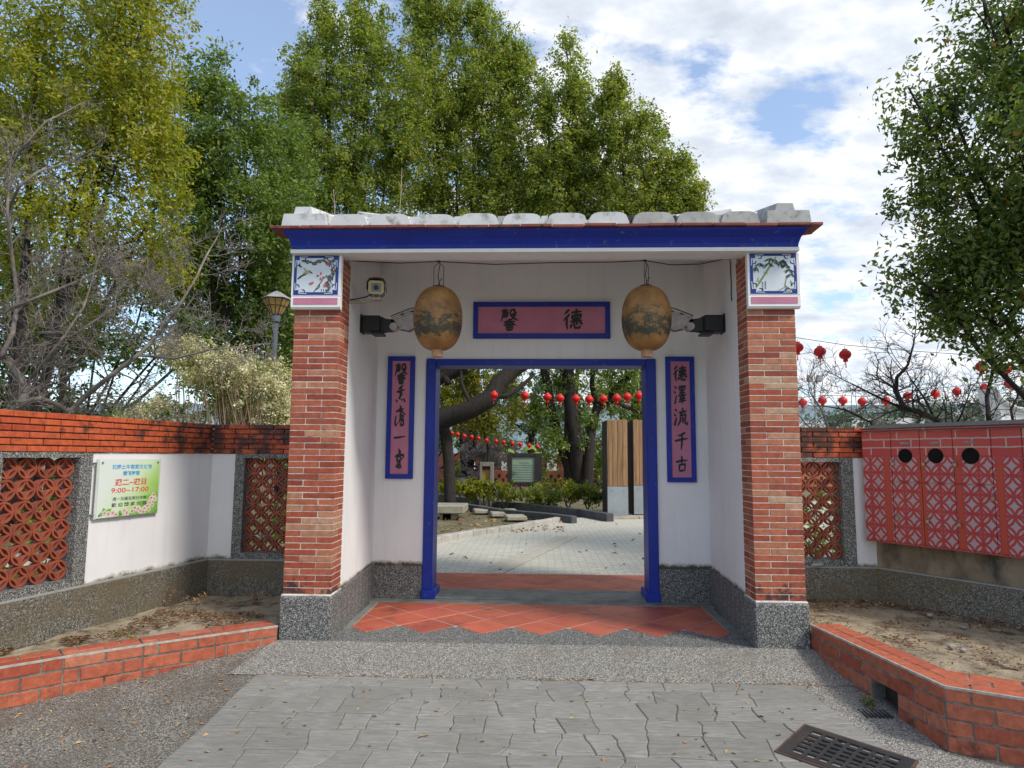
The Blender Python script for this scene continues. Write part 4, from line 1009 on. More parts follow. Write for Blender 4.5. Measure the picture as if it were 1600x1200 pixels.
for (s_, z_) in ((.258, 1.362), (.524, 1.362), (.779, 1.362), (1.046, 1.10), (.272, .885), (.532, .878), (.783, .872)):
    lk = MB().cbox(s_-.012, s_+.012, .008, .022, z_-.018, z_+.010, .002, frB).build('padlock', M_brass, CAB)
    b = MB(); b.tube([frB(s_-.008, .014, z_+.008), frB(s_-.008, .014, z_+.028), frB(s_, .014, z_+.034), frB(s_+.008, .014, z_+.028), frB(s_+.008, .014, z_+.008)], .0022, 6); b.tube([frB(s_, -.002, z_+.03), frB(s_, .018, z_+.028)], .003, 6); b.build('shackle', M_grey, lk)

# =================================================================== PLANTER KERBS
def kerb(name, label, path, ztop, courses, rows_, skip=None, fl=1, L_=.235):
    K = empty(name, (path[0][0], path[0][1], 0), label, 'planter kerb')
    H = .0865; bh = .076; j = .0105; D = .108
    for si in range(len(path)-1):
        P2, t, n, Lw = frame2(path[si], path[si+1]); n = n*fl; fr = mkfr(P2, t, n); yaw = math.atan2(t.y, t.x)
        W = rows_[si]*(D+.006)
        # core, cut where the drain mouth is
        if skip and skip[0] == si:
            MB().box(0, skip[1], -W+.004, -.004, ztop-courses*H, ztop-.004, fr).build('kerb_core', M_gmort, K)
            MB().box(skip[2], Lw, -W+.004, -.004, ztop-courses*H, ztop-.004, fr).build('kerb_core', M_gmort, K)
            MB().box(skip[1]-.001, skip[2]+.001, -W+.004, -.004, skip[3]+.002, ztop-.0045, fr).build('kerb_core', M_gmort, K)
        else: MB().box(-.0, Lw, -W+.004, -.004, ztop-courses*H, ztop-.004, fr).build('kerb_core', M_gmort, K)
        for c in range(courses):
            zt = ztop - c*H - (.002 if c else 0); zc = zt-bh/2
            for r_ in range(rows_[si] if c == 0 else 1):
                x = -(L_+j)*(.5 if (c+r_+si) % 2 else .08)
                while x < Lw-.012:
                    xa, xb = max(x, .004), min(x+L_, Lw-.004)
                    if skip and skip[0] == si and zc < skip[3]:
                        if xa < skip[1]-.005 < xb: xb = skip[1]-.004
                        elif xa < skip[2] < xb: xa = skip[2]+.004
                        elif xa >= skip[1]-.005 and xb <= skip[2]+.005: xa = xb
                    if xb-xa > .02:
                        me = brick_mesh(xb-xa, D, bh, M_kbrick, .003)
                        q = fr((xa+xb)/2, -D/2-r_*(D+.006)+random.uniform(-.0015, .0015), zc)
                        place('brick', me, K, q, (0, random.uniform(-.003, .003), yaw))
                    x += L_+j
        # irregular smear of mortar along the top front arris
        mb = MB(); nn = max(4, int(Lw/.05))
        for i in range(nn+1):
            s_ = Lw*i/nn; w_ = .008+.005*mnoise.noise(Vector((s_*14+si*7, 0, 0))); h_ = .012+.006*mnoise.noise(Vector((s_*11, si*5, 3)))
            for (a, b_) in ((.0026, ztop-h_), (.0032, ztop+.0012), (-w_, ztop+.0018), (-w_, ztop-.012)): mb.v.append(fr(s_, a, b_))
        for i in range(nn):
            for k in range(4): mb.f.append((i*4+k, i*4+(k+1) % 4, (i+1)*4+(k+1) % 4, (i+1)*4+k))
        mb.build('mortar_edge', M_edge, K)
    return K
random.seed(21)
pl = [(-1.992, -.055), (-2.34, -.33), (-2.70, -.615), (-3.04, -.915), (-3.36, -1.235), (-3.70, -1.60), (-4.3, -2.3)]
kerb('planter_kerb', 'low curving red brick planter kerb left of the gate', pl, .115, 3, [2]*6, fl=-1)
pr = [(2.004, -.035), (2.055, -.40), (2.095, -.72), (2.18, -1.37)]
kr = kerb('planter_kerb', 'angled red brick planter kerb right of the gate with a drain mouth', [(1.999, -.025), (2.18, -1.37), (3.10, -1.90), (4.6, -2.7)], .180, 5, [2, 3, 3], skip=(0, .70, .955, .012))
MB().box(2.19, 2.22, -1.02, -.68, -.25, .012).build('drain_throat', M_dark, kr)
# soil beds
def bed(name, A, B, z0, z1, nu, nv, mat):
    mb = MB()
    def along(P, t):
        Ls = [math.dist(P[i], P[i+1]) for i in range(len(P)-1)]; T = t*sum(Ls)
        for i, l in enumerate(Ls):
            if T <= l or i == len(Ls)-1: k = min(1, T/l); return (P[i][0]+(P[i+1][0]-P[i][0])*k, P[i][1]+(P[i+1][1]-P[i][1])*k)
            T -= l
    for i in range(nu+1):
        a, b_ = along(A, i/nu), along(B, i/nu)
        for j in range(nv+1):
            t = j/nv; x, y = a[0]+(b_[0]-a[0])*t, a[1]+(b_[1]-a[1])*t
            z = z0+(z1-z0)*t + .022*mnoise.noise(Vector((x*2.5, y*2.5, 1))) + .010*mnoise.noise(Vector((x*11, y*11, 5))) + .005*mnoise.noise(Vector((x*30, y*30, 5)))
            mb.v.append((x, y, z))
    for i in range(nu):
        for j in range(nv): mb.f.append((i*(nv+1)+j, (i+1)*(nv+1)+j, (i+1)*(nv+1)+j+1, i*(nv+1)+j+1))
    o = mb.build(name, mat, None, 'all'); return struct(o)
bed('soil', [(-1.9, .1), (-2.2, -.12), (-2.6, -.42), (-2.95, -.72), (-3.3, -1.05), (-3.6, -1.4), (-4.2, -2.2)], [(-1.9, 1.3), (-2.5, 1.3), (-3.25, 1.3), (-3.42, .3), (-3.56, -.4), (-3.8, -1.3), (-4.3, -2.25)], .082, .075, 70, 40, M_soil)
bed('soil', [(1.9, .1), (2.10, -.3), (2.2, -.8), (2.34, -1.2), (3.1, -1.62), (4.6, -2.4)], [(1.9, 1.3), (2.5, 1.3), (3.15, 1.3), (3.7, .4), (4.3, -.5), (5.3, -2.0)], .125, .09, 80, 50, M_soil)

# =================================================================== DRAIN GRATE
gA, gB, gD = Vector((1.254, -1.436, 0)), Vector((1.526, -1.126, 0)), Vector((1.615, -1.757, 0))
gu = (gD-gA); lu = gu.length*1.15; gu.normalize(); gv = (gB-gA); lv = gv.length; gv = Vector((-gu.y, gu.x, 0)); lv = .40
def frG(a, b_, h): q = gA+gu*a+gv*b_; return (q.x, q.y, -.150+h-.008*a*0 + 0)
def gzfix(a, b_, h): q = gA+gu*a+gv*b_; return (q.x, q.y, gz(q.y)+.0135+h)
M_iron = simple('cast_iron', (.05, .05, .052), (.03, .03, .032), 9, .5, metal=.3, stain=(.09, .065, .05), stain_s=5, stain_lo=.5, stain_hi=.75, bs=90)
G = empty('drain_grate', gzfix(lu/2, lv/2, 0), 'slotted dark iron drain grate set in the paving at the right', 'drain grate')
b = MB(); w = .012
b.box(-w, lu+w, -w, 0, -.03, .006, gzfix); b.box(-w, lu+w, lv, lv+w, -.03, .006, gzfix); b.box(-w, 0, 0, lv, -.03, .006, gzfix); b.box(lu, lu+w, 0, lv, -.03, .006, gzfix)
b.build('frame', simple('rusty_rim', (.13, .075, .05), (.06, .04, .035), 14, .7), G)
b = MB(); xs_, nslot, nrow = [], 7, 6
mx_, my_ = .055, .045; sl_, bl_ = (lu-2*mx_)/nslot, (lv-2*my_)/nrow
# plate with slots = frame bars and cross bars at one height
b.box(.001, mx_, .001, lv-.001, -.008, .008, gzfix); b.box(lu-mx_, lu-.001, .001, lv-.001, -.008, .008, gzfix)
b.box(mx_, lu-mx_, .001, my_, -.008, .008, gzfix); b.box(mx_, lu-mx_, lv-my_, lv-.001, -.008, .008, gzfix)
for i in range(nslot-1):
    x = mx_+sl_*(i+1); b.box(x-.009, x+.009, my_, lv-my_, -.008, .0078, gzfix)
for j in range(nrow-1):
    y = my_+bl_*(j+1); b.box(mx_, lu-mx_, y-.013, y+.013, -.0085, .0074, gzfix)
b.build('grate_plate', M_iron, G)
MB().box(.001, lu-.001, .001, lv-.001, -.03, -.016, gzfix).build('pit', M_dark, G)
# small grate and weeds at the drain mouth
G2 = empty('drain_grate', (2.02, -.86, -.13), 'small clogged drain grate at the mouth in the right planter kerb', 'drain grate')
b = MB()
for i in range(7): x = 1.93+.024*i; b.cbox(x, x+.012, -1.0, -.72, -.14, -.118, .002)
b.build('bar', M_iron, G2)

# =================================================================== LEAF LITTER, WEEDS
def leaf_cloud(name, P, Nn, Sz, tone, mat, asp=.45, fold=.15, up=None, parent=None, kind=None, long_axis=None):
    """P (n,3) centres, Nn (n,3) normals, Sz (n,) lengths: one folded leaf each"""
    n = len(P); Nn = Nn/np.maximum(1e-6, np.linalg.norm(Nn, axis=1))[:, None]
    A = rng.normal(size=(n, 3)) if long_axis is None else long_axis + rng.normal(size=(n, 3))*.35
    A -= Nn*(A*Nn).sum(1)[:, None]; A /= np.maximum(1e-6, np.linalg.norm(A, axis=1))[:, None]; B = np.cross(Nn, A)
    h = Sz[:, None]*.5; w = h*asp
    V = np.empty((n, 4, 3)); V[:, 0] = P-A*h; V[:, 1] = P+B*w+Nn*h*fold-A*h*.1; V[:, 2] = P+A*h; V[:, 3] = P-B*w+Nn*h*fold-A*h*.1
    me = bpy.data.meshes.new(name); me.vertices.add(4*n); me.vertices.foreach_set('co', V.reshape(-1).astype(np.float32))
    F = np.arange(4*n).reshape(n, 4); tri = np.concatenate([F[:, [0, 1, 2]], F[:, [0, 2, 3]]], 1).reshape(-1, 3)
    me.loops.add(6*n); me.loops.foreach_set('vertex_index', tri.reshape(-1).astype(np.int32))
    me.polygons.add(2*n); me.polygons.foreach_set('loop_start', (np.arange(2*n)*3).astype(np.int32))
    me.update(calc_edges=True)
    at_ = me.attributes.new('tone', 'FLOAT', 'POINT'); at_.data.foreach_set('value', np.repeat(np.clip(tone, 0, 1), 4).astype(np.float32))
    me.materials.append(mat); o = place(name, me, parent)
    if kind: o['kind'] = kind
    return o
def litter(name, n, fpos, size, mat=M_litter, tone=(.3, 1), lift=.004, kind='stuff'):
    P = []
    while len(P) < n:
        q = fpos()
        if q is not None: P.append(q)
    P = np.array(P); Nn = rng.normal(size=(n, 3))*.35 + np.array([0, 0, 1.0])
    P[:, 2] += lift
    return leaf_cloud(name, P, Nn, rng.uniform(size[0], size[1], n), rng.uniform(tone[0], tone[1], n), mat, .5, .3, kind=kind)
def f1():
    x, y = rng.uniform(-3.6, 2.1), rng.uniform(-2.4, -.15)
    if x < -2.0 and y > -.02+ (x+2.0)*.82 - .12: return None
    if x > -1.9 and rng.random() < .55: return None
    return (x, y, gz(y)+(.010 if -1.94 < x < 1.8 and y < -.56 else 0))
litter('leaf_litter', 520, f1, (.014, .042), tone=(.45, 1))
def f2(): x = rng.uniform(-1.95, 1.85); y = -.555+rng.normal()*.022; return (x, y, gz(y)+.004) if rng.random() < .4+.6*(math.sin(x*5) > .2) else None
litter('leaf_litter', 330, f2, (.010, .030), tone=(.45, 1))
def f3():
    t = rng.random(); x = -2.1-1.5*t; yk = -.065+(x+2.0)*.86; w = rng.beta(1.3, 1.3); y = yk+.25+w*(1.25-yk-.2) if x > -3.2 else yk+.2+w*.6
    xw = -3.2-(1.25-y)*.219
    if x < xw+.02: return None
    if mnoise.noise(Vector((x*2.2, y*2.2, 8))) < -.08+.25*(x > -2.8): return None
    return (x, y, .094+.02*mnoise.noise(Vector((x*2.5, y*2.5, 1))))
litter('leaf_litter', 2100, f3, (.012, .036), tone=(0, .72), lift=.006)
def f4():
    x, y = rng.uniform(2.05, 4.3), rng.uniform(-1.9, 1.25)
    lim = 1.25 - max(0, x-3.1)*1.58
    if y > lim-.05: return None
    if x < 2.25 and y < -.1: return None
    if y < -1.25-(x-2.3)*.57+.1: return None
    near = lim-y
    if rng.random() > (.95 if near < .35 else (.55 if mnoise.noise(Vector((x*2.6, y*2.6, 3))) > .12 else .06)): return None
    return (x, y, .118-.01*(y > .5)+.02*mnoise.noise(Vector((x*2.5, y*2.5, 1))))
litter('leaf_litter', 3000, f4, (.012, .038), tone=(0, .85), lift=.014)
M_pebst = simple('grey_pebble', (.36, .35, .33), (.22, .21, .20), 9, .8)
def stone_(x, y, z, r, lab):
    bm = bmesh.new(); bmesh.ops.create_icosphere(bm, subdivisions=2, radius=1)
    for v in bm.verts:
        v.co *= 1+.28*mnoise.noise(v.co*1.3+Vector((x*9, y*9, 0)));
        v.co = Vector((v.co.x*r, v.co.y*r*.8, v.co.z*r*.5))
    me = bpy.data.meshes.new('stone'); bm.to_mesh(me); bm.free(); me.materials.append(M_pebst)
    o = place('stone', me, None, (x, y, z), (0, 0, x*7)); tag(o, lab, 'stone', 'loose stones on the soil beds')
for (u, v, r, z, lab) in [(1487, 1010, .035, .135, 'rounded grey stone lying in the middle of the right soil bed'), (1505, 1016, .028, .13, 'thin flat stone just right of the rounded grey stone'), (1453, 961, .030, .12, 'pale stone by the base of the right wall'), (1285, 928, .040, .12, 'large grey stone in the litter beside the right pillar'), (1300, 932, .028, .12, 'smaller stone in the litter near the right pillar'), (1505, 980, .025, .12, 'small pale stone behind the rounded one on the right bed'), (258, 982, .030, .065, 'dark round stone in the left soil bed'), (240, 990, .045, .06, 'flat pale stone in the left soil bed nearest the kerb')]:
    q = atz(u, v, z); stone_(q.x, q.y, z, r, lab)
# broken tile lying on the right ledge
o = MB().prism([(0, 0), (.09, -.02), (.13, .02), (.05, .05)], 0, .012).build('broken_tile', M_roofgrey); o.location = at(1268, 886, 1.2)-Vector((0, .0, .0)); o.location.z = .412; o.rotation_euler = (R(6), R(-8), .1)
tag(o, 'grey slate shard lying on the ledge beside the right pillar', 'shard')
# weeds
def weed(cx, cy, z, n, h, mat, lab, dry=False):
    e = empty('weed', (cx, cy, z), lab, 'weed'); mb = MB(); P = []
    for i in range(n):
        a = rng.uniform(0, 6.28); l = h*rng.uniform(.5, 1); d = Vector((math.cos(a)*.35, math.sin(a)*.35, 1))
        p0 = Vector((cx, cy, z-.01)); p1 = p0+d*l*.5; p2 = p0+Vector((d.x*1.4, d.y*1.4, .9))*l
        mb.tube([p0, p1, p2], [.002, .0015, .001], 4)
        for q in range(5): P.append(tuple(p1.lerp(p2, rng.random())+Vector(rng.normal(size=3)*.012)))
        if dry:
            for q in range(6): P.append(tuple(p2+Vector(rng.normal(size=3)*.016)))
    mb.build('stem', M_twig, e); P = np.array(P); leaf_cloud('leaf', P, rng.normal(size=P.shape)+[0, 0, .6], rng.uniform(.012, .03, len(P)), rng.uniform(.2, 1, len(P)), mat, .5, .2, parent=e, kind='stuff')
for (u, v, h, mat, lab, dry) in [(300, 962, .22, M_litter, 'dry brown weed, tallest one in the left soil bed', True), (258, 950, .18, M_litter, 'dry weed leaning left in the left soil bed', True), (395, 945, .13, M_litter, 'small dry weed near the left pillar plinth', True), (185, 995, .05, M_lf_yell, 'small green tuft at the front of the left soil bed', False), (207, 997, .05, M_lf_green, 'low green tuft nearest the left kerb top', False)]:
    q = atz(u, v, .07); weed(q.x, q.y, .06, 9, h, mat, lab, dry)
weed(2.02, -.84, -.13, 22, .085, M_lf_dark, 'green weeds growing in the drain mouth of the right kerb')
# =================================================================== COURTYARD BEYOND THE DOOR
def paver_mat():
    m, t, p, o = newmat('courtyard_pavers'); g = N(t, 'ShaderNodeNewGeometry')
    mpn = N(t, 'ShaderNodeMapping'); L(t, g.outputs['Position'], mpn.inputs[0])
    br = N(t, 'ShaderNodeTexBrick'); br.offset = .5; L(t, mpn.outputs[0], br.inputs['Vector']); br.inputs['Scale'].default_value = 1
    br.inputs['Brick Width'].default_value = .21; br.inputs['Row Height'].default_value = .105; br.inputs['Mortar Size'].default_value = .008; br.inputs['Mortar Smooth'].default_value = .2
    br.inputs['Color1'].default_value = (.56, .545, .47, 1); br.inputs['Color2'].default_value = (.46, .45, .385, 1); br.inputs['Mortar'].default_value = (.30, .29, .245, 1)
    v = pos(t); c = mixc(t, ramp(t, noisef(t, v, .5, 6), [(.35, 0), (.7, .5)]).outputs[0], br.outputs[0], (.50, .485, .42))
    c = mixc(t, ramp(t, noisef(t, v, 20, 3), [(.4, 0), (.9, .5)]).outputs[0], c, (.2, .19, .16))
    L(t, c, p.inputs['Base Color']); p.inputs['Roughness'].default_value = .85
    b_ = N(t, 'ShaderNodeBump'); b_.inputs['Strength'].default_value = .5; b_.inputs['Distance'].default_value = .006; b_.invert = True
    L(t, br.outputs['Fac'], b_.inputs['Height']); L(t, b_.outputs[0], p.inputs['Normal']); return m
M_paver = paver_mat()
b = MB(); P = [(-14, 3.053), (16, 3.053), (16, 18), (3.6, 17.6)] + [(atz(u, v, 0).x, atz(u, v, 0).y) for u, v in ((952, 806), (895, 809), (850, 817), (800, 826), (740, 835), (690, 844), (640, 870))] + [(-4.5, 4.3), (-14, 4.3)]
b.v = [(x, y, -.004) for x, y in P]; b.f = [tuple(range(len(P)))]; struct(b.build('courtyard_paving', M_paver))
# band of longer slabs crossing the court
b = MB(); P = [atz(860, 845, 0), atz(915, 845, 0), atz(800, 896, 0), atz(735, 896, 0)]
M_band = simple('paver_band', (.47, .445, .38), (.38, .36, .30), 9, .9, bs=60)
n_ = 22
M_bandst = M_band
bandroot = None
Pa, Pb, Pc, Pd = atz(870, 838, 0), atz(905, 838, 0), atz(785, 897, 0), atz(735, 897, 0)
bmesh_ = MB(); bmesh_.v = [(p.x, p.y, .001) for p in (Pa, Pb, Pc, Pd)]; bmesh_.f = [(0, 1, 2, 3)]; bandroot = bmesh_.build('paver_strip', M_band); struct(bandroot)
for i in range(n_):
    for j in range(2):
        f = lambda s_, t_: (Pa.lerp(Pd, t_)).lerp(Pb.lerp(Pc, t_), s_)
        q = [f(j/2, i/n_), f((j+1)/2, i/n_), f((j+1)/2, (i+1)/n_), f(j/2, (i+1)/n_)]
        MB().prism(inset([(a.x, a.y) for a in q], .006), .0015, .006+random.uniform(0, .002)).build('paver', M_band, bandroot)
M_gsoil = simple('garden_soil', (.20, .165, .105), (.10, .10, .045), 1.2, .95, bs=12, bd=.04, stain=(.10, .09, .05), stain_s=2)
b = MB(); b.v = [(-60, 1.45, -.03), (60, 1.45, -.03), (60, 70, -.03), (-60, 70, -.03)]; b.f = [(0, 1, 2, 3)]; struct(b.build('garden_ground', M_gsoil))
for i_ in range(1): pass
# kerb stones: nearer curve and the far dark kerb
def kerbstones(name, pxs, z, w, h, seglen, mat, label):
    K = empty(name, tuple(atz(*pxs[0], 0)), label, 'kerb'); P = [atz(u, v, z) for u, v in pxs]; P = [Vector((p.x, p.y, 0)) for p in P]
    pts = [P[0]]
    for a, b_ in zip(P, P[1:]):
        n = max(1, round((b_-a).length/seglen)); pts += [a.lerp(b_, (i+1)/n) for i in range(n)]
    for a, b_ in zip(pts, pts[1:]):
        d = (b_-a); l = d.length; d.normalize(); n = Vector((-d.y, d.x, 0))
        fr = lambda x, y, zz: ((a+d*x+n*y).x, (a+d*x+n*y).y, zz)
        MB().cbox(.006, l-.006, 0, w, -.05, h+random.uniform(-.004, .004), .012, fr).build('kerb_stone', mat, K)
kerbstones('kerb', [(640, 862), (690, 838), (740, 829), (800, 821), (850, 813), (889, 806)], .1, .16, .10, .42, simple('pale_kerb_stone', (.46, .44, .40), (.33, .31, .27), 6, .85), 'pale rounded kerb curving along the inner garden bed')
M_dkerb = simple('dark_kerb_stone', (.10, .10, .10), (.05, .05, .05), 5, .85)
kerbstones('kerb', [(630, 776), (700, 783), (780, 795), (860, 802), (893, 806)], .16, .16, .15, .8, M_dkerb, 'dark low kerb behind the stepping stones')
kerbstones('kerb', [(640, 764), (700, 774), (800, 785), (900, 794), (948, 802)], .18, .18, .17, .9, M_dkerb, 'dark low kerb at the foot of the shrub hedge')
kerbstones('kerb', [(946, 808), (1100, 806)], .05, .2, .05, .8, simple('tan_kerb_stone', (.42, .36, .28), (.3, .26, .2), 6, .85), 'flat tan kerb under the wooden pylons')
M_slab = simple('garden_stone', (.36, .34, .27), (.24, .22, .17), 4, .9, bs=20, bd=.01)
def slabat(u0, u1, v, z0, z1, dep, lab, name='stepping_stone'):
    a, b_ = atz(u0, v, z0), atz(u1, v, z0)
    o = MB().cbox(0, (b_-a).length, 0, dep, z0, z1, .02).build(name, M_slab); o.location = (a.x, a.y, 0); o.rotation_euler = (0, 0, math.atan2(b_.y-a.y, b_.x-a.x)+.06)
    tag(o, lab, 'stone')
sb = empty('stone_bench', tuple(atz(700, 808, 0)), 'long grey stone slab bench low in the inner garden, left of the stepping stones', 'stone bench')
a = atz(676, 800, .15); b_ = atz(730, 797, .15)
MB().cbox(a.x-.1, b_.x, a.y-.1, a.y+.9, .12, .30, .02).build('slab', M_slab, sb); MB().cbox(a.x+.15, a.x+.42, a.y+.05, a.y+.6, -.03, .117, .01).build('support', M_slab, sb); MB().cbox(b_.x-.5, b_.x-.2, a.y+.05, a.y+.6, -.03, .117, .01).build('support', M_slab, sb)
slabat(741, 765, 803, 0, .10, .5, 'small stepping stone beside the stone bench')
slabat(768, 790, 808, 0, .10, .5, 'middle stepping stone in the inner garden')
slabat(792, 824, 814, 0, .10, .6, 'widest stepping stone, nearest the pale kerb')
slabat(790, 808, 802, 0, .09, .4, 'stepping stone behind the widest one')
slabat(738, 758, 796, 0, .09, .4, 'rearmost stepping stone near the dark kerb')
def f5():
    u, v = rng.uniform(670, 880), rng.uniform(785, 832); q = atz(u, v, 0); return (q.x, q.y, 0)
litter('leaf_litter', 500, f5, (.04, .12), tone=(.2, 1))
def f6(): q = atz(rng.uniform(680, 1012), rng.uniform(800, 896), 0); return (q.x, q.y, 0)
litter('leaf_litter', 26, f6, (.05, .12), tone=(.2, .7))

# wooden pylons ---------------------------------------------------------------
def woodmat():
    m, t, p, o = newmat('weathered_timber'); v = pos(t, (1, 1, .05))
    c = ramp(t, noisef(t, v, 26, 6), [(.25, (.14, .07, .03)), (.5, (.33, .185, .085)), (.75, (.46, .30, .17))]).outputs[0]
    oi = N(t, 'ShaderNodeObjectInfo'); rv = ramp(t, oi.outputs['Random'], [(0, .8), (1, 1.15)]); c = mixc(t, 1, c, rv.outputs[0], 'MULTIPLY')
    c = mixc(t, ramp(t, noisef(t, v, 9, 5), [(.62, 0), (.74, .7)]).outputs[0], c, (.10, .085, .075))
    L(t, c, p.inputs['Base Color']); p.inputs['Roughness'].default_value = .8; bump(t, p, noisef(t, v, 40, 4), .4, .004); return m
M_wood = woodmat()
def pylon(u0, u1, us, Y, lab):
    x0, x1, xs_ = at(u0, 740, Y).x, at(u1, 740, Y).x, at(us, 740, Y).x
    e = empty('timber_pylon', ((x0+x1)/2, Y, 0), lab, 'pylon', 'timber faced pylons inside the gate'); top = at((u0+u1)/2, 656, Y).z
    MB().box(x0+.02, x1-.02, Y+.035, Y+1.15, -.03, top-.03).build('steel_core', M_bronze, e)
    n = 4; w = (x1-x0)/n
    for i in range(n): MB().cbox(x0+w*i+.003, x0+w*(i+1)-.003, Y-random.uniform(0, .008), Y+.034, .72, top+random.uniform(-.008, .008), .005).build('timber_board', M_wood, e)
    MB().box(x0-.012, x0+.019, Y+.0, Y+1.16, -.03, top-.01).build('side_sheet', M_bronze, e)
    pl_ = MB().cbox(x0, x1, Y-.006, Y+.034, .02, .712, .003).build('steel_plate', M_steel, e)
    for a, b_ in ((x0+.10, .62), (x1-.10, .62), (x0+.10, .12), (x1-.10, .12)): MB().tube([(a, Y-.0065, b_), (a, Y-.012, b_)], .014, 10).build('bolt', M_grey, pl_)
pylon(949, 981, 946, 11.0, 'tall timber faced pylon with steel foot, fully seen through the door')
pylon(990, 1026, 985, 11.6, 'timber faced pylon half cut off by the right door jamb')

# notice board, lamp post box, bins ------------------------------------------
Y = 15.0
def P3(u, v, Y=Y): return at(u, v, Y)
e = empty('notice_board', (P3(820, 760).x, Y, 0), 'dark framed notice board with pale green panel behind the hedge', 'notice board')
x0, x1, z1, z0 = P3(793, 710).x, P3(847, 710).x, P3(820, 708).z, P3(820, 758).z
for a, b_ in ((x0, x0+.14), (x1-.22, x1)): MB().cbox(a, b_, Y-.07, Y+.07, -.03, z1, .01).build('post', M_bronze, e)
MB().cbox(x0+.141, x1-.221, Y-.06, Y+.06, z1-.12, z1, .01).build('rail', M_bronze, e); MB().cbox(x0+.141, x1-.221, Y-.06, Y+.06, z0, z0+.09, .01).build('rail', M_bronze, e)
M_gpanel = simple('green_print', (.20, .30, .20), (.28, .36, .28), 3, .3, bstr=0, stain=(.05, .09, .05), stain_s=3, stain_lo=.6, stain_hi=.65)
MB().box(x0+.141, x1-.221, Y-.02, Y+.02, z0+.091, z1-.121).build('printed_panel', M_gpanel, e)
b = MB()
for k in range(12):
    zz = z1-.30-k*.07; l = .55 if k not in (0,) else .2
    b.box((x0+x1)/2-.04-l*random.uniform(.85, 1)/1.15, (x0+x1)/2-.04+l*random.uniform(.6, 1)/1.15, Y-.0225, Y-.0205, zz, zz+.012)
b.build('print_line', M_tblk, e)
MB().box(x1-.36, x1-.3, Y-.03, Y, z0-.1, z0+.3)
e = empty('lamp_pillar', (P3(760, 760, 14).x, 14, 0), 'grey lamp pillar with a yellow window behind the hedge', 'lamp')
xa, xb, zt = at(750, 740, 14).x, at(771, 740, 14).x, at(760, 722, 14).z
b = MB(); b.cbox(xa, xa+.06, 13.9, 14.2, -.03, zt, .008); b.cbox(xb-.09, xb, 13.9, 14.2, -.03, zt, .008); b.cbox(xa+.061, xb-.091, 13.9, 14.2, zt-.12, zt, .008); b.box(xa+.061, xb-.091, 13.95, 14.2, -.03, .55); b.box(xa+.061, xb-.091, 14.15, 14.2, .55, zt-.12); b.build('casing', simple('casing_grey', (.24, .225, .20), (.18, .17, .15), 6, .6), e)
MB().box(xa+.061, xb-.091, 14.0, 14.02, .551, zt-.22).build('yellow_pane', simple('amber_pane', (.46, .33, .06), (.22, .15, .02), 9, .4, vscale=(1, 1, .3)), e)
MB().box(xa+.061, xb-.091, 14.0, 14.02, zt-.219, zt-.121).build('red_strip', simple('dark_red', (.12, .02, .015)), e)
e = empty('bench', (P3(742, 745, 22).x, 22, 0), 'dark wooden bench by the trunk across the garden', 'bench')
xa, xb = at(730, 740, 22).x, at(751, 740, 22).x
for z in (.65, .8, .95): MB().cbox(xa, xb, 22, 22.05, z, z+.1, .01).build('back_slat', M_bronze, e)
MB().cbox(xa, xb, 21.5, 21.98, .45, .5, .01).build('seat', M_bronze, e)
for x in (xa+.03, xb-.1): MB().cbox(x, x+.07, 21.6, 22.0, -.03, 1.1, .01).build('leg', M_bronze, e)
e = empty('litter_bin', (at(722, 755, 20).x, 20, 0), 'small steel litter bin between trunk and bench', 'bin')
MB().lathe([(.13, 0), (.15, .1), (.15, .62), (.17, .64)], (at(721, 755, 20).x, 20, 0), 20).build('bin_body', M_grey, e); MB().lathe([(.17, .0), (.17, .05), (.10, .12)], (at(721, 755, 20).x, 20, .645), 20).build('bin_lid', M_bronze, e)

# garden walls far behind
M_tcot = simple('terracotta_coping', (.50, .17, .09), (.40, .12, .065), 6, .75); M_tred2 = simple('dark_red_wall', (.17, .04, .03), (.12, .03, .022), 4, .8)
Y = 27
e = empty('garden_wall', (0, Y, 0), 'low terracotta garden wall with pierced blocks across the far side', 'wall')
za, zb, zc = at(800, 735, Y).z, at(800, 757, Y).z, -.03
MB().box(-13, 14, Y, Y+.25, zc, zb).build('wall_base', M_tred2, e)
x = -13
k = 0
M_lat2 = simple('pierced_block', (.46, .26, .17), (.14, .05, .035), 9, .8, bstr=0)
while x < 14:
    w = 2.1; MB().cbox(x, x+w-.3, Y, Y+.25, zb+.001, za, .02).build('coping_panel', M_tcot, e)
    b = MB(); zz0, zz1 = zb+.12, za-.14
    for q in range(7):
        for r_ in range(2): 
            if (q+r_) % 2: b.box(x+.25+q*.18, x+.25+q*.18+.12, Y-.012, Y-.001, zz0+r_*(zz1-zz0)/2, zz0+(r_+.8)*(zz1-zz0)/2)
    b.build('pierced_pattern', M_dark, e)
    MB().box(x+w-.3, x+w, Y-.03, Y+.28, zb, za+.03).build('pier', M_tcot, e); x += w
Y = 33
e = empty('perimeter_wall', (0, Y, 0), 'dark red perimeter wall with white pilasters beyond the low garden wall', 'wall')
z1 = at(800, 709, Y).z; MB().box(-22, 24, Y, Y+.3, -.03, z1).build('wall_panel', simple('brick_red_far', (.24, .07, .05), (.15, .045, .035), 3, .8), e)
for i, u in enumerate((560, 618, 676, 735, 791, 862, 921, 1000, 1060)):
    x = at(u-8, 740, Y).x; MB().cbox(x, x+.55, Y-.08, Y-.001, .05, z1-.18, .02).build('white_pilaster', M_white, e)

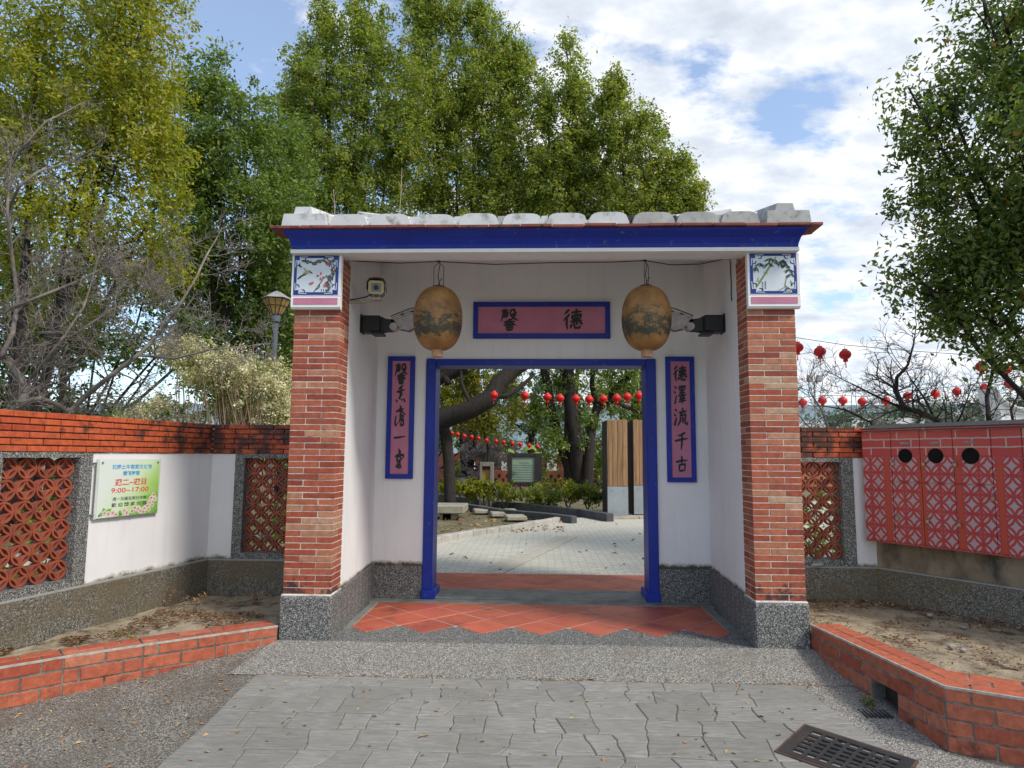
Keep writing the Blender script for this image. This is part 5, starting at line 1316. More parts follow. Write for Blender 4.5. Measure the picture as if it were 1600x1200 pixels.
# =================================================================== RED LANTERNS
M_red = simple('red_lantern', (.72, .010, .012), (.55, .008, .01), 10, .45, bstr=.2, bs=12)
M_redt = simple('red_tassel', (.62, .03, .03), (.4, .02, .02), 60, .8, bstr=0); M_gold = simple('gold_cap', (.55, .32, .08), None, 5, .5, bstr=0)
def lantern_proto(r, far=False):
    prof = []
    nseg = 10
    for i in range(nseg+1):
        t = i/nseg; a = -math.pi/2+math.pi*(.10+.80*t); prof.append((r*abs(math.cos(a)), r*.86*math.sin(a)))
    body = MB().lathe(prof, (0, 0, 0), 20, .03).mesh('lantern_body', M_red, 'all')
    cap = MB().lathe([(r*.42, 0), (r*.42, r*.16)], (0, 0, r*.80), 14).mesh('cap', M_gold)
    col = MB().lathe([(r*.36, 0), (r*.40, -r*.12), (r*.38, -r*.42), (r*.34, -r*.45)], (0, 0, -r*.80), 14).mesh('lower_collar', M_red)
    t = MB(); t.tube([(0, 0, -r*1.25), (0, 0, -r*1.5), (0, 0, -r*2.3)], [.004, r*.07, r*.10], 6); t.tube([(0, 0, r*.95), (0, 0, r*1.5)], .004, 4); tas = t.mesh('tassel', M_redt)
    return body, cap, col, tas
LP = {}
ORD = ['first', 'second', 'third', 'fourth', 'fifth', 'sixth', 'seventh', 'eighth', 'ninth', 'tenth', 'eleventh', 'twelfth']
def red_lantern(p, r, label, group, sc_=1.0):
    k = round(r, 2)
    if k not in LP: LP[k] = lantern_proto(k)
    e = empty('red_lantern', tuple(p), label, 'lantern', group)
    for nm, me in zip(('lantern_body', 'cap', 'lower_collar', 'tassel'), LP[k]):
        o = bpy.data.objects.new(nm, me); COL.objects.link(o); o.parent = e
    e.rotation_euler = (random.uniform(-.08, .08), random.uniform(-.08, .08), random.uniform(0, 6)); return e
def wire_(P, label, r=.006, sag=.0):
    pts = []
    for a, b_ in zip(P, P[1:]):
        for i in range(6): t = i/6; q = a.lerp(b_, t); q.z -= sag*4*t*(1-t); pts.append(q)
    pts.append(P[-1]); o = MB().tube(pts, r, 5).build('lantern_wire', M_wire); tag(o, label, 'wire'); return o
g1 = 'red lanterns on the near string seen through the door'
Yn = 13.5
us = [(820, 618), (855.5, 620.5), (875, 622), (900, 623), (920.5, 624), (942.5, 623), (963.5, 622), (980, 620), (998, 618)]
for i, (u, v) in enumerate(us): red_lantern(at(u, v, Yn), .125, ORD[i]+' red lantern from the left on the near string seen through the door', g1)
wire_([at(640, 590, Yn), at(800, 606, Yn)]+[at(u, v-11, Yn) for u, v in us]+[at(1100, 596, Yn)], 'wire of the near lantern string seen through the door')
red_lantern(at(772, 617, 11.5), .10, 'partly hidden red lantern hanging by the thick leaning limb', g1)
g2 = 'red lanterns hanging high whose tassels show under the lintel'
for i, (u, v) in enumerate([(701, 556), (757, 557), (810, 555), (860, 556), (908, 557), (969, 555)]): red_lantern(at(u, v, 9.0), .12, ORD[i]+' tassel from the left hanging just under the door lintel', g2)
wire_([at(640, 540, 9.0), at(860, 546, 9.0), at(1090, 540, 9.0)], 'high lantern wire hidden behind the door lintel')
g3 = 'tiny red lanterns on the far string seen through the door'
us = [(706, 677), (715.5, 679), (725.5, 681.5), (737, 683), (747.5, 685), (760, 688), (775, 689.5), (787, 691), (800.5, 693), (813, 694.5), (827, 696), (840, 698)]
for i, (u, v) in enumerate(us): red_lantern(at(u, v, 15.6), .075, ORD[i]+' tiny red lantern from the left on the far string through the door', g3)
wire_([at(640, 660, 15.6)]+[at(u, v-5, 15.6) for u, v in us]+[at(960, 690, 15.6)], 'wire of the far lantern string seen through the door')
g4 = 'red lanterns on the upper string over the right wall'
us = [(1246, 543), (1281, 549.5), (1320.5, 554)]
for i, (u, v) in enumerate(us): red_lantern(at(u, v, 5.2), .092, ['red lantern on the upper string touching the right brick pillar', 'middle of three red lanterns right of the brick pillar', 'third red lantern right of the brick pillar, before the bare twigs'][i], g4)
wire_([at(1150, 510, 5.2), at(1248, 528, 5.2), at(1320, 539, 5.2), at(1420, 548, 5.2), at(1534, 556, 5.2), at(1700, 566, 5.2)], 'upper lantern wire over the right wall', .005)
for i, (u, v) in enumerate([(1534, 573), (1571, 577)]): red_lantern(at(u, v, 5.2), .09, ['upper red lantern beneath the dark tree crown', 'upper red lantern nearest the right picture edge'][i], g4)
g5 = 'smaller red lanterns on the lower string over the right wall'
us = [(1254, 629), (1285, 626), (1317, 626), (1347, 627.5), (1384, 626), (1418, 618.5), (1461, 615), (1495, 611.5), (1538, 606), (1576, 599)]
for i, (u, v) in enumerate(us): red_lantern(at(u, v, 9.0), .09, ORD[i]+' red lantern from the pillar on the lower string over the right wall', g5)
wire_([at(1200, 622, 9)]+[at(u, v-8, 9) for u, v in us]+[at(1700, 575, 9)], 'lower lantern wire over the right wall', .006)

# street lamp on the left
Y = 6.0; xl = at(431, 500, Y).x
e = empty('street_lamp', (xl, Y, 0), 'dark post lamp with a flared amber head, left of the gate', 'lamp')
zt_, zs, zb_, zc_ = at(431, 457, Y).z, at(431, 468, Y).z, at(431, 492, Y).z, at(431, 500, Y).z
r0, r1 = .25, .09
def ngon(r, z, k=6, ph=.26): return [(xl+r*math.cos(2*math.pi*i/k+ph), Y+r*math.sin(2*math.pi*i/k+ph), z) for i in range(k)]
b = MB(); A, B_ = ngon(r0+.02, zs), ngon(r0*.30, zt_); b.v = A+B_+[(xl, Y, zt_+.03)]; b.f = [(i, (i+1) % 6, 6+(i+1) % 6, 6+i) for i in range(6)]+[(6+i, 6+(i+1) % 6, 12) for i in range(6)]+[tuple(reversed(range(6)))]; b.build('lamp_roof', simple('lamp_roof_grey', (.30, .31, .30), (.2, .21, .2)), e)
M_amber = simple('amber_glass', (.40, .26, .09), (.30, .19, .06), 6, .3, bstr=0)
b = MB(); A, B_ = ngon(r1, zb_), ngon(r0*.97, zs-.003); b.v = A+B_; b.f = [(i, (i+1) % 6, 6+(i+1) % 6, 6+i) for i in range(6)]+[tuple(reversed(range(6))), tuple(range(6, 12))]; b.build('lamp_glass', M_amber, e)
b = MB(); 
for i in range(6): b.tube([A[i], B_[i]], .009, 5); b.tube([tuple((Vector(A[i])+Vector(A[(i+1) % 6]))/2), tuple((Vector(B_[i])+Vector(B_[(i+1) % 6]))/2)], .006, 5)
for t_ in (0.02, .55, .98): 
    C_ = [Vector(A[i]).lerp(Vector(B_[i]), t_) for i in range(6)]
    for i in range(6): b.tube([C_[i], C_[(i+1) % 6]], .008, 5)
b.build('lamp_frame', M_bronze, e)
M_post = simple('post_slate', (.10, .12, .14), (.07, .085, .10), 5, .5)
b = MB(); b.lathe([(.09, 0), (.075, .5), (.05, .55), (.042, 3.3), (.045, zc_-.06), (.075, zc_-.03), (.075, zb_)], (xl, Y, 0), 14); b.build('post', M_post, e)

# floodlight mast far right
Y = 60; e = empty('floodlight_mast', (at(1274, 640, Y).x, Y, 0), 'distant pale mast with two square floodlights', 'mast')
xm = at(1274, 640, Y).x; zt_ = at(1274, 597, Y).z; MB().tube([(xm, Y, -.3), (xm, Y, zt_)], .09, 8).build('mast_pole', M_roofgrey, e)
MB().box(xm-.7, xm+.7, Y-.06, Y+.06, zt_, zt_+.1).build('crossbar', M_roofgrey, e)
for s in (-1, 1): MB().cbox(xm+s*.45-.28, xm+s*.45+.28, Y-.2, Y, zt_+.12, zt_+.65, .03).build('flood_head', M_roofgrey, e)

# white swept roof corner at the far right
Y = 8.5; e = empty('temple_roof', (at(1600, 660, Y).x, Y, 0), 'white swept roof corner of a building behind the right wall', 'building')
pts = [(1552, 606), (1560, 622), (1572, 633), (1590, 641), (1620, 645)]; low = [(1620, 668), (1590, 655), (1575, 650), (1560, 668), (1540, 690)]
poly = []
for (u, v) in pts: q = at(u, v, Y); poly.append((q.x, q.z))
low2 = [(1660, 650), (1660, 700), (1548, 700), (1556, 672), (1566, 652), (1558, 635)]
for (u, v) in low2: q = at(u, v, Y); poly.append((q.x, q.z))
MB().prism(poly, Y, Y+.5, axis='y').build('gable', M_white, e)
b = MB(); b.tube([(x, Y-.03, z+.02) for x, z in poly[:5]], .05, 8); b.build('ridge_roll', M_roofwhite, e)
for k in range(6):
    q0, q1 = at(1568+k*5, 668-k*1.0, Y-.25), at(1620+k*6, 652-k*1.2, Y-.25); 
q0, q1 = at(1556, 690, Y), at(1640, 655, Y)
for k in range(5): MB().tube([(q0.x-.02+.02*k, Y-.2+.05*k, q0.z+.01*k), (q1.x, Y-.2+.05*k, q1.z+.02*k)], .03, 8).build('roof_roll', M_dark, e)

# far landscape ---------------------------------------------------------------
def ridge_mesh(name, Y, us_, vs_, mat, depth=120):
    mb = MB(); n = 60
    for i in range(n+1):
        u = us_[0]+(us_[1]-us_[0])*i/n; v = vs_+10*mnoise.noise(Vector((u*.006, Y, 0)))+4*mnoise.noise(Vector((u*.03, Y, 4)))
        q = at(u, v, Y); mb.v += [(q.x, Y-depth, -1), (q.x, Y-depth*.4, q.z*.6), (q.x, Y, q.z), (q.x, Y+depth, -1)]
    for i in range(n):
        for k in range(3): mb.f.append((i*4+k, i*4+k+1, (i+1)*4+k+1, (i+1)*4+k))
    return struct(mb.build(name, mat, None, 'all'))
ridge_mesh('hills', 900, (-900, 2600), 632, simple('far_hill', (.19, .25, .27), (.15, .20, .22), .02, 1, bstr=0), 300)
b = ridge_mesh('terrain', 190, (1150, 2300), 676, simple('meadow_far', (.22, .28, .13), (.17, .22, .11), .06, 1, bstr=0), 70)
for i, (u, v, Y, w, h, lab) in enumerate([(1400, 662, 120, 16, 3.4, 'long pale shed far beyond the right wall'), (1300, 668, 110, 12, 2.6, 'small grey shed beyond the bare twigs'), (1475, 650, 170, 14, 3.2, 'distant cream house below the hill')]):
    q = at(u, v, Y); e = empty('farm_shed', (q.x, Y, 0), lab, 'building'); MB().box(q.x-w/2, q.x+w/2, Y, Y+8, -.3, q.z).build('wall', M_roofwhite if i != 1 else M_roofgrey, e)
    MB().prism([(Y-.4, q.z), (Y+4, q.z+1.3), (Y+8.4, q.z)], q.x-w/2-.3, q.x+w/2+.3, axis='x').build('roof', M_roofgrey, e)

# =================================================================== TREES
def crown_leaves(name, blobs, n, size, mat, parent, seed, asp=.45, clump=.30, fill=.55, hang=.0, tone_c=.5, tone_v=.25, kind=None):
    """blobs: (centre, (rx, ry, rz)); clumps fill each blob, denser towards its skin"""
    global rng
    rng = np.random.default_rng(seed)
    wts = np.array([(b_[1][0]*b_[1][2]+b_[1][0]*b_[1][1]+b_[1][1]*b_[1][2]) for b_ in blobs]); wts = wts/wts.sum()
    allP, allN, allT, allS = [], [], [], []
    per = 55
    for (c, r), w in zip(blobs, wts):
        ncl = max(3, int(n*w/per)); d = rng.normal(size=(ncl, 3)); d /= np.linalg.norm(d, axis=1)[:, None]
        rad = rng.uniform(0, 1, ncl)**fill; wisp = rng.random(ncl) < .22; rad = np.where(wisp, rng.uniform(.95, 1.32, ncl), rad); wob = 1+.22*np.array([mnoise.noise(Vector((q[0]*2+c[0], q[1]*2+seed, q[2]*2+c[2]))) for q in d])
        cc = np.array(c)+d*np.array(r)*(rad*wob)[:, None]; m_ = max(4, int(n*w/ncl)); cs = clump*np.where(wisp, rng.uniform(.3, .6, ncl), rng.uniform(.55, 1.4, ncl))
        keep = np.array([wisp[i] or mnoise.noise(Vector(cc[i])*(.45/clump)) > -.22 for i in range(ncl)]); sel = np.repeat(keep, m_) & ((~np.repeat(wisp, m_)) | (rng.random(ncl*m_) < .45))
        P = np.repeat(cc, m_, 0)+rng.normal(size=(ncl*m_, 3))*np.repeat(cs, m_)[:, None]*np.array([.85, .85, 1.0])*.5
        out = np.repeat(d, m_, 0)
        Nn = rng.normal(size=P.shape)*.75+out*.45+np.array([0, 0, .55])
        T = tone_c+np.repeat(rng.normal(size=ncl)*tone_v*.7, m_)+rng.normal(size=len(P))*tone_v
        T = np.where(rng.random(len(P)) < .985, np.clip(T, 0, .93), 1.0)
        allP.append(P[sel]); allN.append(Nn[sel]); allT.append(T[sel]); allS.append((size*rng.uniform(.6, 1.3, len(P)))[sel])
    return leaf_cloud(name, np.concatenate(allP), np.concatenate(allN), np.concatenate(allS), np.concatenate(allT), mat, asp, .22, parent=parent, kind=kind)
def pxblobs(L_, Y, dr=1.0):
    out = []
    for (u, v, ru, rv, *dy) in L_:
        yy = Y+(dy[0] if dy else 0); q = at(u, v, yy); k = pxm(yy); out.append(((q.x, q.y, q.z), (ru*k, dr*(ru+rv)/2*k, rv*k)))
    return out
def limb(mb, pts, r0, r1, n=8, seed=0, wob=.04):
    P = []; 
    for i in range(len(pts)-1):
        for q in range(4): P.append(pts[i].lerp(pts[i+1], q/4))
    P.append(pts[-1]); m = len(P)
    P2 = [p + Vector((mnoise.noise(p*.9+Vector((seed, 0, 0))), mnoise.noise(p*.9+Vector((0, seed, 0))), 0))*wob*(0 if i in (0,) else 1) for i, p in enumerate(P)]
    mb.tube(P2, [r0+(r1-r0)*i/(m-1)+.08*r0*mnoise.noise(p*3) for i, p in enumerate(P2)], n); return P2
def tree(name, label, Y, base_u, blobs, n, size, mat, seed, trunk_r=.2, cat='tree', group=None, stems=3, bmat=None, dr=1.0, more=(), **kw):
    B_ = pxblobs(blobs, Y, dr); q = at(base_u, 740, Y); e = empty(name, (q.x, Y, 0), label, cat, group)
    mb = MB(); rnd = random.Random(seed); bx = q.x
    big = sorted(B_, key=lambda b_: -b_[0][2])
    for i, (c, r) in enumerate(B_):
        if i >= stems*3: break
        s0 = Vector((bx+rnd.uniform(-.1, .1), Y+rnd.uniform(-.1, .1), -.05)); mid = Vector((bx+(c[0]-bx)*.35, Y+(c[1]-Y)*.3, max(.8, c[2]*.45))); end = Vector((c[0], c[1], c[2]+r[2]*.55))
        rr = trunk_r if i == 0 else trunk_r*.45
        limb(mb, [s0, mid, end], rr, .015, 7 if i == 0 else 5, i+seed, .12)
        for k in range(7):
            t = rnd.uniform(.35, .95); p = mid.lerp(end, t); a = rnd.uniform(0, 6.28); l = r[0]*rnd.uniform(.4, .9)
            limb(mb, [p, p+Vector((math.cos(a)*l*.5, math.sin(a)*l*.5, l*.35)), p+Vector((math.cos(a)*l, math.sin(a)*l, l*.6))], rr*.16+.006, .005, 4, k, .03)
    mb.build('trunk', bmat or M_bark, e, 'all')
    crown_leaves('crown', B_+list(more), n, size, mat, e, seed, **kw); return e
# left: olive-lit camphor close to the wall
tree('camphor_tree', 'big yellow-olive leafy tree filling the upper left', 6.5, 20, [(60, 90, 150, 130), (190, 60, 95, 120), (235, 30, 55, 70), (40, 250, 140, 110), (180, 210, 105, 110), (235, 130, 50, 70), (150, 340, 120, 80), (250, 330, 40, 60), (20, 410, 70, 80, 1.5), (190, 420, 90, 50, .5), (120, -60, 150, 80), (240, 240, 48, 60), (-120, 200, 120, 200), (30, 180, 110, 110, 2), (100, 480, 80, 40, 1), (240, 400, 50, 60, 1), (150, 150, 120, 110, 1.5)], 125000, .095, M_lf_olive, 101, .11, stems=3, clump=.34, tone_c=.5, tone_v=.2, fill=.45)
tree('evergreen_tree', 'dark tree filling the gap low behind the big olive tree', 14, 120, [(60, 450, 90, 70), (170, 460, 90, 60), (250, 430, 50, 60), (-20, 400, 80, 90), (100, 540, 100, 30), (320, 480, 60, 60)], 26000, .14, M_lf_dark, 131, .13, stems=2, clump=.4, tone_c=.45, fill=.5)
# darker tree between
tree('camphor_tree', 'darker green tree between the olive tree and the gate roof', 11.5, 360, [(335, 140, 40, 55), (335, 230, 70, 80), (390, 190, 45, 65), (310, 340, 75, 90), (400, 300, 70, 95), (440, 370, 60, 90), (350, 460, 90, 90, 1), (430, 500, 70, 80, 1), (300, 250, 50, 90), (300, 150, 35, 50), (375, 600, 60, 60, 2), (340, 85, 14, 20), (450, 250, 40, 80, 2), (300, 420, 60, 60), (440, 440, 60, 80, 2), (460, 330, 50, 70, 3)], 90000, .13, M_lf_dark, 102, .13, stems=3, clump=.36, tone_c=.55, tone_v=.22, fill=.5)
# understory behind the left wall
tree('evergreen_tree', 'low dark evergreen behind the bare branches over the left wall', 9.0, 60, [(20, 560, 90, 80), (120, 530, 90, 45), (-60, 480, 90, 130), (210, 545, 55, 40, 1), (60, 640, 120, 45), (180, 655, 80, 28), (290, 520, 60, 40), (420, 480, 50, 80, 3), (250, 640, 60, 35)], 34000, .11, M_lf_dark, 103, .14, stems=3, clump=.30, tone_c=.3, tone_v=.2, fill=.5)
b = MB()
e = empty('clipped_hedge', (-6, 7.8, 0), 'dense dark hedge low behind the left wall top', 'hedge')
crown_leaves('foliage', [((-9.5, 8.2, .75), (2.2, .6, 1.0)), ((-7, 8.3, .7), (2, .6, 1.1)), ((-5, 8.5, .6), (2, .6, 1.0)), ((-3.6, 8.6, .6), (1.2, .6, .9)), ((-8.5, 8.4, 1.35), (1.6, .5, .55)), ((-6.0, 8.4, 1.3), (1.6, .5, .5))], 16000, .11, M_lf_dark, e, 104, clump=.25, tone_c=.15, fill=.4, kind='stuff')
# central trees behind the gate: several tall narrow leaders
G_ = 'tall leafy trees behind the gate'
tree('camphor_tree', 'leafy tree above the left half of the gate roof with two spiky tops', 20, 520, [(510, 60, 30, 55), (565, 60, 34, 65), (560, 0, 22, 30), (505, 20, 16, 25), (500, 150, 60, 70), (575, 150, 65, 80), (470, 230, 45, 70), (540, 260, 80, 80), (600, 80, 24, 70), (620, 240, 60, 80), (500, 330, 60, 60), (580, 350, 70, 60), (450, 300, 35, 60), (480, 110, 30, 50), (440, 220, 26, 50), (455, 160, 20, 36), (640, 150, 40, 60)], 125000, .145, M_lf_green, 105, .2, group=G_, stems=4, clump=.42, tone_c=.5, tone_v=.2, fill=.55)
tree('camphor_tree', 'tallest leafy tree above the middle of the gate roof', 22, 730, [(655, 20, 28, 60), (700, 30, 34, 60), (660, 110, 40, 70), (760, 70, 40, 60), (805, 85, 28, 50), (740, 140, 70, 70), (800, 160, 45, 70), (690, 200, 60, 80), (770, 250, 75, 80), (670, 300, 60, 60), (750, 340, 80, 60), (745, 20, 22, 30), (650, -40, 20, 40), (820, 290, 50, 70)], 135000, .155, M_lf_green, 106, .2, group=G_, stems=4, clump=.42, tone_c=.52, tone_v=.2, fill=.55)
tree('camphor_tree', 'leafy tree with one separate spire, right of the tallest one', 21, 890, [(888, 85, 26, 35), (895, 150, 34, 60), (850, 160, 24, 50), (870, 240, 50, 70), (920, 280, 50, 70), (860, 320, 60, 60), (930, 330, 50, 40), (905, 210, 40, 60)], 62000, .145, M_lf_green, 107, .18, group=G_, stems=3, clump=.38, tone_c=.55, tone_v=.22, fill=.6)
tree('camphor_tree', 'stepped leafy tree sloping down towards the right end of the roof', 20, 1000, [(962, 140, 20, 35), (945, 160, 16, 30), (965, 210, 34, 60), (1010, 190, 24, 35), (1015, 250, 34, 60), (1060, 265, 24, 35), (1045, 310, 45, 45), (1085, 310, 20, 35), (980, 310, 50, 50), (1000, 340, 60, 35), (1075, 340, 30, 20)], 62000, .14, M_lf_green, 108, .18, group=G_, stems=3, clump=.36, tone_c=.58, tone_v=.24, fill=.6)
# right: large tree leaning into the picture, close by
tree('camphor_tree', 'dark leafy tree close by at the right edge, its branches against the sky', 3.2, 1790, [(1590, 190, 150, 90), (1470, 170, 85, 55), (1420, 150, 38, 28), (1560, 50, 70, 60), (1600, 300, 140, 80), (1480, 270, 60, 40), (1530, 20, 60, 40), (1590, 400, 110, 80), (1490, 410, 85, 45), (1410, 425, 42, 22), (1520, 480, 95, 45), (1570, 540, 60, 35), (1490, 525, 35, 18), (1700, 100, 150, 150), (1720, 350, 150, 150), (1800, 0, 200, 160), (1760, 200, 170, 160, -2.2), (1900, 60, 260, 200, -1.5), (1450, 330, 60, 50), (1540, 420, 80, 60), (1440, 220, 50, 40), (1600, 120, 140, 90), (1560, 350, 120, 70), (1480, 470, 80, 40)], 88000, .088, M_lf_near, 109, .16, stems=4, dr=.9, clump=.30, tone_c=.5, tone_v=.22, fill=.6)
tree('camphor_tree', 'yellow-green tree glimpsed behind the dark crown at the right edge', 9, 1700, [(1600, 370, 50, 60), (1640, 300, 90, 90), (1690, 420, 90, 90)], 9000, .12, M_lf_yell, 110, .16, stems=2, clump=.3, tone_c=.3)
# trees seen through the door -------------------------------------------------
def px_tree(name, label, Y, limbs, blobs, n, size, mat, seed, bu=None, dr=.6, **kw):
    k = pxm(Y); q0 = at(limbs[0][0][0], limbs[0][0][1], Y); e = empty(name, (q0.x, Y, 0), label, 'tree'); mb = MB()
    for i, (*pts, r0, r1) in enumerate(limbs):
        P = [at(u, v, Y+.2*math.sin(i*2.1+j)) for j, (u, v) in enumerate(pts)]
        if i == 0: P[0].z = -.05
        limb(mb, P, r0*k, r1*k, 10, seed+i, .05)
    mb.build('trunk', M_bark, e, 'all')
    if blobs: crown_leaves('crown', pxblobs(blobs, Y, dr), n, size, mat, e, seed, **kw)
    return e
px_tree('garden_tree', 'leaning dark tree with a thick limb rising across the left of the doorway', 12.5,
    [((705, 765), (702, 720), (697, 680), (690, 660), 9.5, 9), ((640, 690), (690, 655), (730, 642), (765, 622), (778, 600), (800, 580), (830, 560), 17, 11), ((765, 622), (790, 618), (808, 608), (835, 585), 5, 2.5), ((640, 620), (670, 596), (700, 585), (740, 570), 15, 9), ((800, 580), (812, 560), (818, 520), 9, 4), ((740, 640), (722, 600), (718, 560), 4, 2), ((700, 600), (690, 560), 6, 3), ((640, 650), (690, 656), 14, 15)],
    [(700, 520, 60, 50), (640, 560, 40, 60), (790, 500, 60, 40), (740, 470, 80, 40)], 7000, .13, M_lf_yell, 120, clump=.35, tone_c=.6)
px_tree('garden_tree', 'dark tree with three rising trunks behind the hedge, centre right of the doorway', 18.5,
    [((900, 772), (888, 730), (872, 680), (862, 640), (855, 600), (845, 560), 9, 6), ((905, 772), (903, 730), (897, 680), (892, 630), (888, 590), (885, 545), 12, 10), ((915, 772), (920, 720), (925, 670), (933, 640), (950, 620), (985, 585), (1010, 555), 9, 5), ((888, 590), (872, 570), (860, 540), 6, 3), ((933, 640), (925, 600), (930, 550), 5, 3), ((950, 625), (990, 640), (1020, 650), 3, 2), ((930, 750), (945, 765), (960, 770), 4, 2)],
    [(870, 690, 28, 42), (915, 680, 20, 40), (880, 590, 60, 35), (960, 590, 50, 40), (1000, 630, 40, 40), (850, 740, 18, 16), (840, 640, 26, 36), (900, 520, 120, 50), (945, 720, 30, 40, 1), (990, 700, 40, 60, 2)], 26000, .14, M_lf_dark, 121, dr=.7, clump=.32, tone_c=.65, tone_v=.25, fill=.6)
px_tree('garden_tree', 'bright yellow-green tree behind the leaning limb', 17, [((760, 765), (762, 700), (750, 640), 3, 1.5)],
    [(735, 600, 40, 35), (765, 660, 34, 28), (740, 640, 40, 30), (800, 640, 18, 22), (700, 640, 30, 40), (790, 590, 30, 30)], 13000, .12, M_lf_yell, 122, clump=.3, tone_c=.5, tone_v=.3, fill=.7)
px_tree('garden_tree', 'pale grey-green tree with forked dark branches above the notice board', 25, [((830, 745), (828, 700), (832, 672), 5, 5), ((832, 680), (845, 660), (858, 650), 4, 2), ((830, 680), (815, 668), (805, 662), 3.5, 1.5), ((832, 675), (835, 650), (845, 630), 3, 1.5)],
    [(815, 650, 36, 26), (850, 640, 34, 40), (800, 620, 40, 30), (845, 600, 40, 30), (780, 600, 40, 30)], 15000, .15, leafmat('pale_leaves', [(0, (.06, .11, .07)), (.6, (.15, .24, .16)), (1, (.30, .38, .26))], .3), 123, clump=.3, tone_c=.5, tone_v=.3, fill=.7)
tree('garden_tree', 'deep green tree far behind the wooden pylons', 26, 985, [(960, 620, 40, 50), (1010, 640, 50, 60), (1040, 600, 60, 70), (985, 700, 50, 40), (930, 700, 30, 40)], 15000, .17, M_lf_green, 124, .2, stems=2, clump=.4)
tree('garden_tree', 'dark green tree far behind, at the left of the doorway', 30, 660, [(670, 660, 60, 50), (720, 680, 50, 40), (640, 620, 60, 60), (760, 690, 40, 30), (700, 610, 60, 40), (790, 700, 40, 25), (860, 690, 50, 30), (900, 640, 60, 50)], 24000, .2, M_lf_dark, 125, .2, stems=2, clump=.45, tone_c=.4)
# low background planting either side
tree('garden_tree', 'dark tree closing the view behind the street lamp', 18, 440, [(440, 560, 60, 90), (380, 640, 60, 50), (480, 600, 60, 90), (560, 560, 60, 90), (600, 620, 50, 90), (330, 560, 60, 70), (460, 420, 60, 90)], 42000, .16, M_lf_dark, 126, .2, stems=3, clump=.42, tone_c=.45)
for i, (u, v, ru, rv, Y, lab) in enumerate([(1330, 655, 60, 16, 70, 'far clump of trees beyond the shed at the right'), (1430, 640, 50, 18, 140, 'grey-green far clump of trees under the hill'), (1560, 630, 60, 26, 60, 'rounded far trees near the right picture edge'), (1500, 655, 60, 10, 110, 'low far row of trees beyond the lantern string')]):
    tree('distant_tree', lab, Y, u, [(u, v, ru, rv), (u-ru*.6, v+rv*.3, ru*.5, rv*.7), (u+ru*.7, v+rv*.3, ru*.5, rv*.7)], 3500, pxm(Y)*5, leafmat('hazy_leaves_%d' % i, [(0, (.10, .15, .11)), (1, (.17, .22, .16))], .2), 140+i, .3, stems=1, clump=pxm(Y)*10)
# planting behind the right lattice and beside the gate
for (x, y, rx, rz_, lab, m_) in [(2.9, 3.2, .8, .55, 'green shrub seen through the right lattice opening', M_lf_green), (4.4, 3.4, .9, .6, 'shrub behind the right wall under the bare tree', M_lf_dark), (-3.0, 3.4, .9, .5, 'low shrub seen through the narrow left lattice', M_lf_green), (-4.9, 1.6, .9, .5, 'low shrub seen through the wide left lattice', M_lf_olive)]:
    e = empty('garden_shrub', (x, y, 0), lab, 'shrub'); MB().tube([(x, y, -.03), (x+.05, y, .5)], .02, 6).build('stem', M_bark, e)
    crown_leaves('foliage', [((x, y, .5), (rx, .5, rz_))], 3000, .07, m_, e, int(x*10)+180, clump=.18)
# round bush far left of doorway
e = empty('garden_bush', (at(722, 745, 24).x, 24, 0), 'rounded bright bush beside the trunk, seen through the door', 'bush')
crown_leaves('foliage', pxblobs([(722, 735, 17, 15)], 24), 2500, .12, M_lf_green, e, 150, clump=.2, tone_c=.75)
# banana-like broad leaves over the board
e = empty('broad_leaf_plant', (at(815, 705, 17).x, 17, 0), 'plant with broad arching leaves behind the notice board', 'plant'); 
for k, (pts, w_) in enumerate([([(812, 712), (818, 700), (833, 696), (838, 703)], .16), ([(806, 712), (802, 704), (794, 702)], .12), ([(825, 712), (835, 706), (843, 707)], .12)]):
    mb = MB(); P = [at(u, v, 17) for u, v in pts]; 
    for i, p in enumerate(P): ww = w_*(.4+math.sin(math.pi*(i+.4)/(len(P)-.2))); mb.v += [(p.x, p.y-ww*.5, p.z-ww*.5), (p.x, p.y, p.z+.02), (p.x, p.y+ww*.5, p.z-ww*.4)]
    for i in range(len(P)-1):
        for q in range(2): mb.f.append((i*3+q, i*3+q+1, (i+1)*3+q+1, (i+1)*3+q))
    mb.build('broad_leaf', simple('broad_leaf', (.20, .30, .06), (.14, .22, .04)), e, 'all')
MB().tube([(at(815, 705, 17).x, 17, -.03), (at(812, 712, 17).x, 17, at(812, 712, 17).z)], .05, 6).build('stem', M_bark, e)
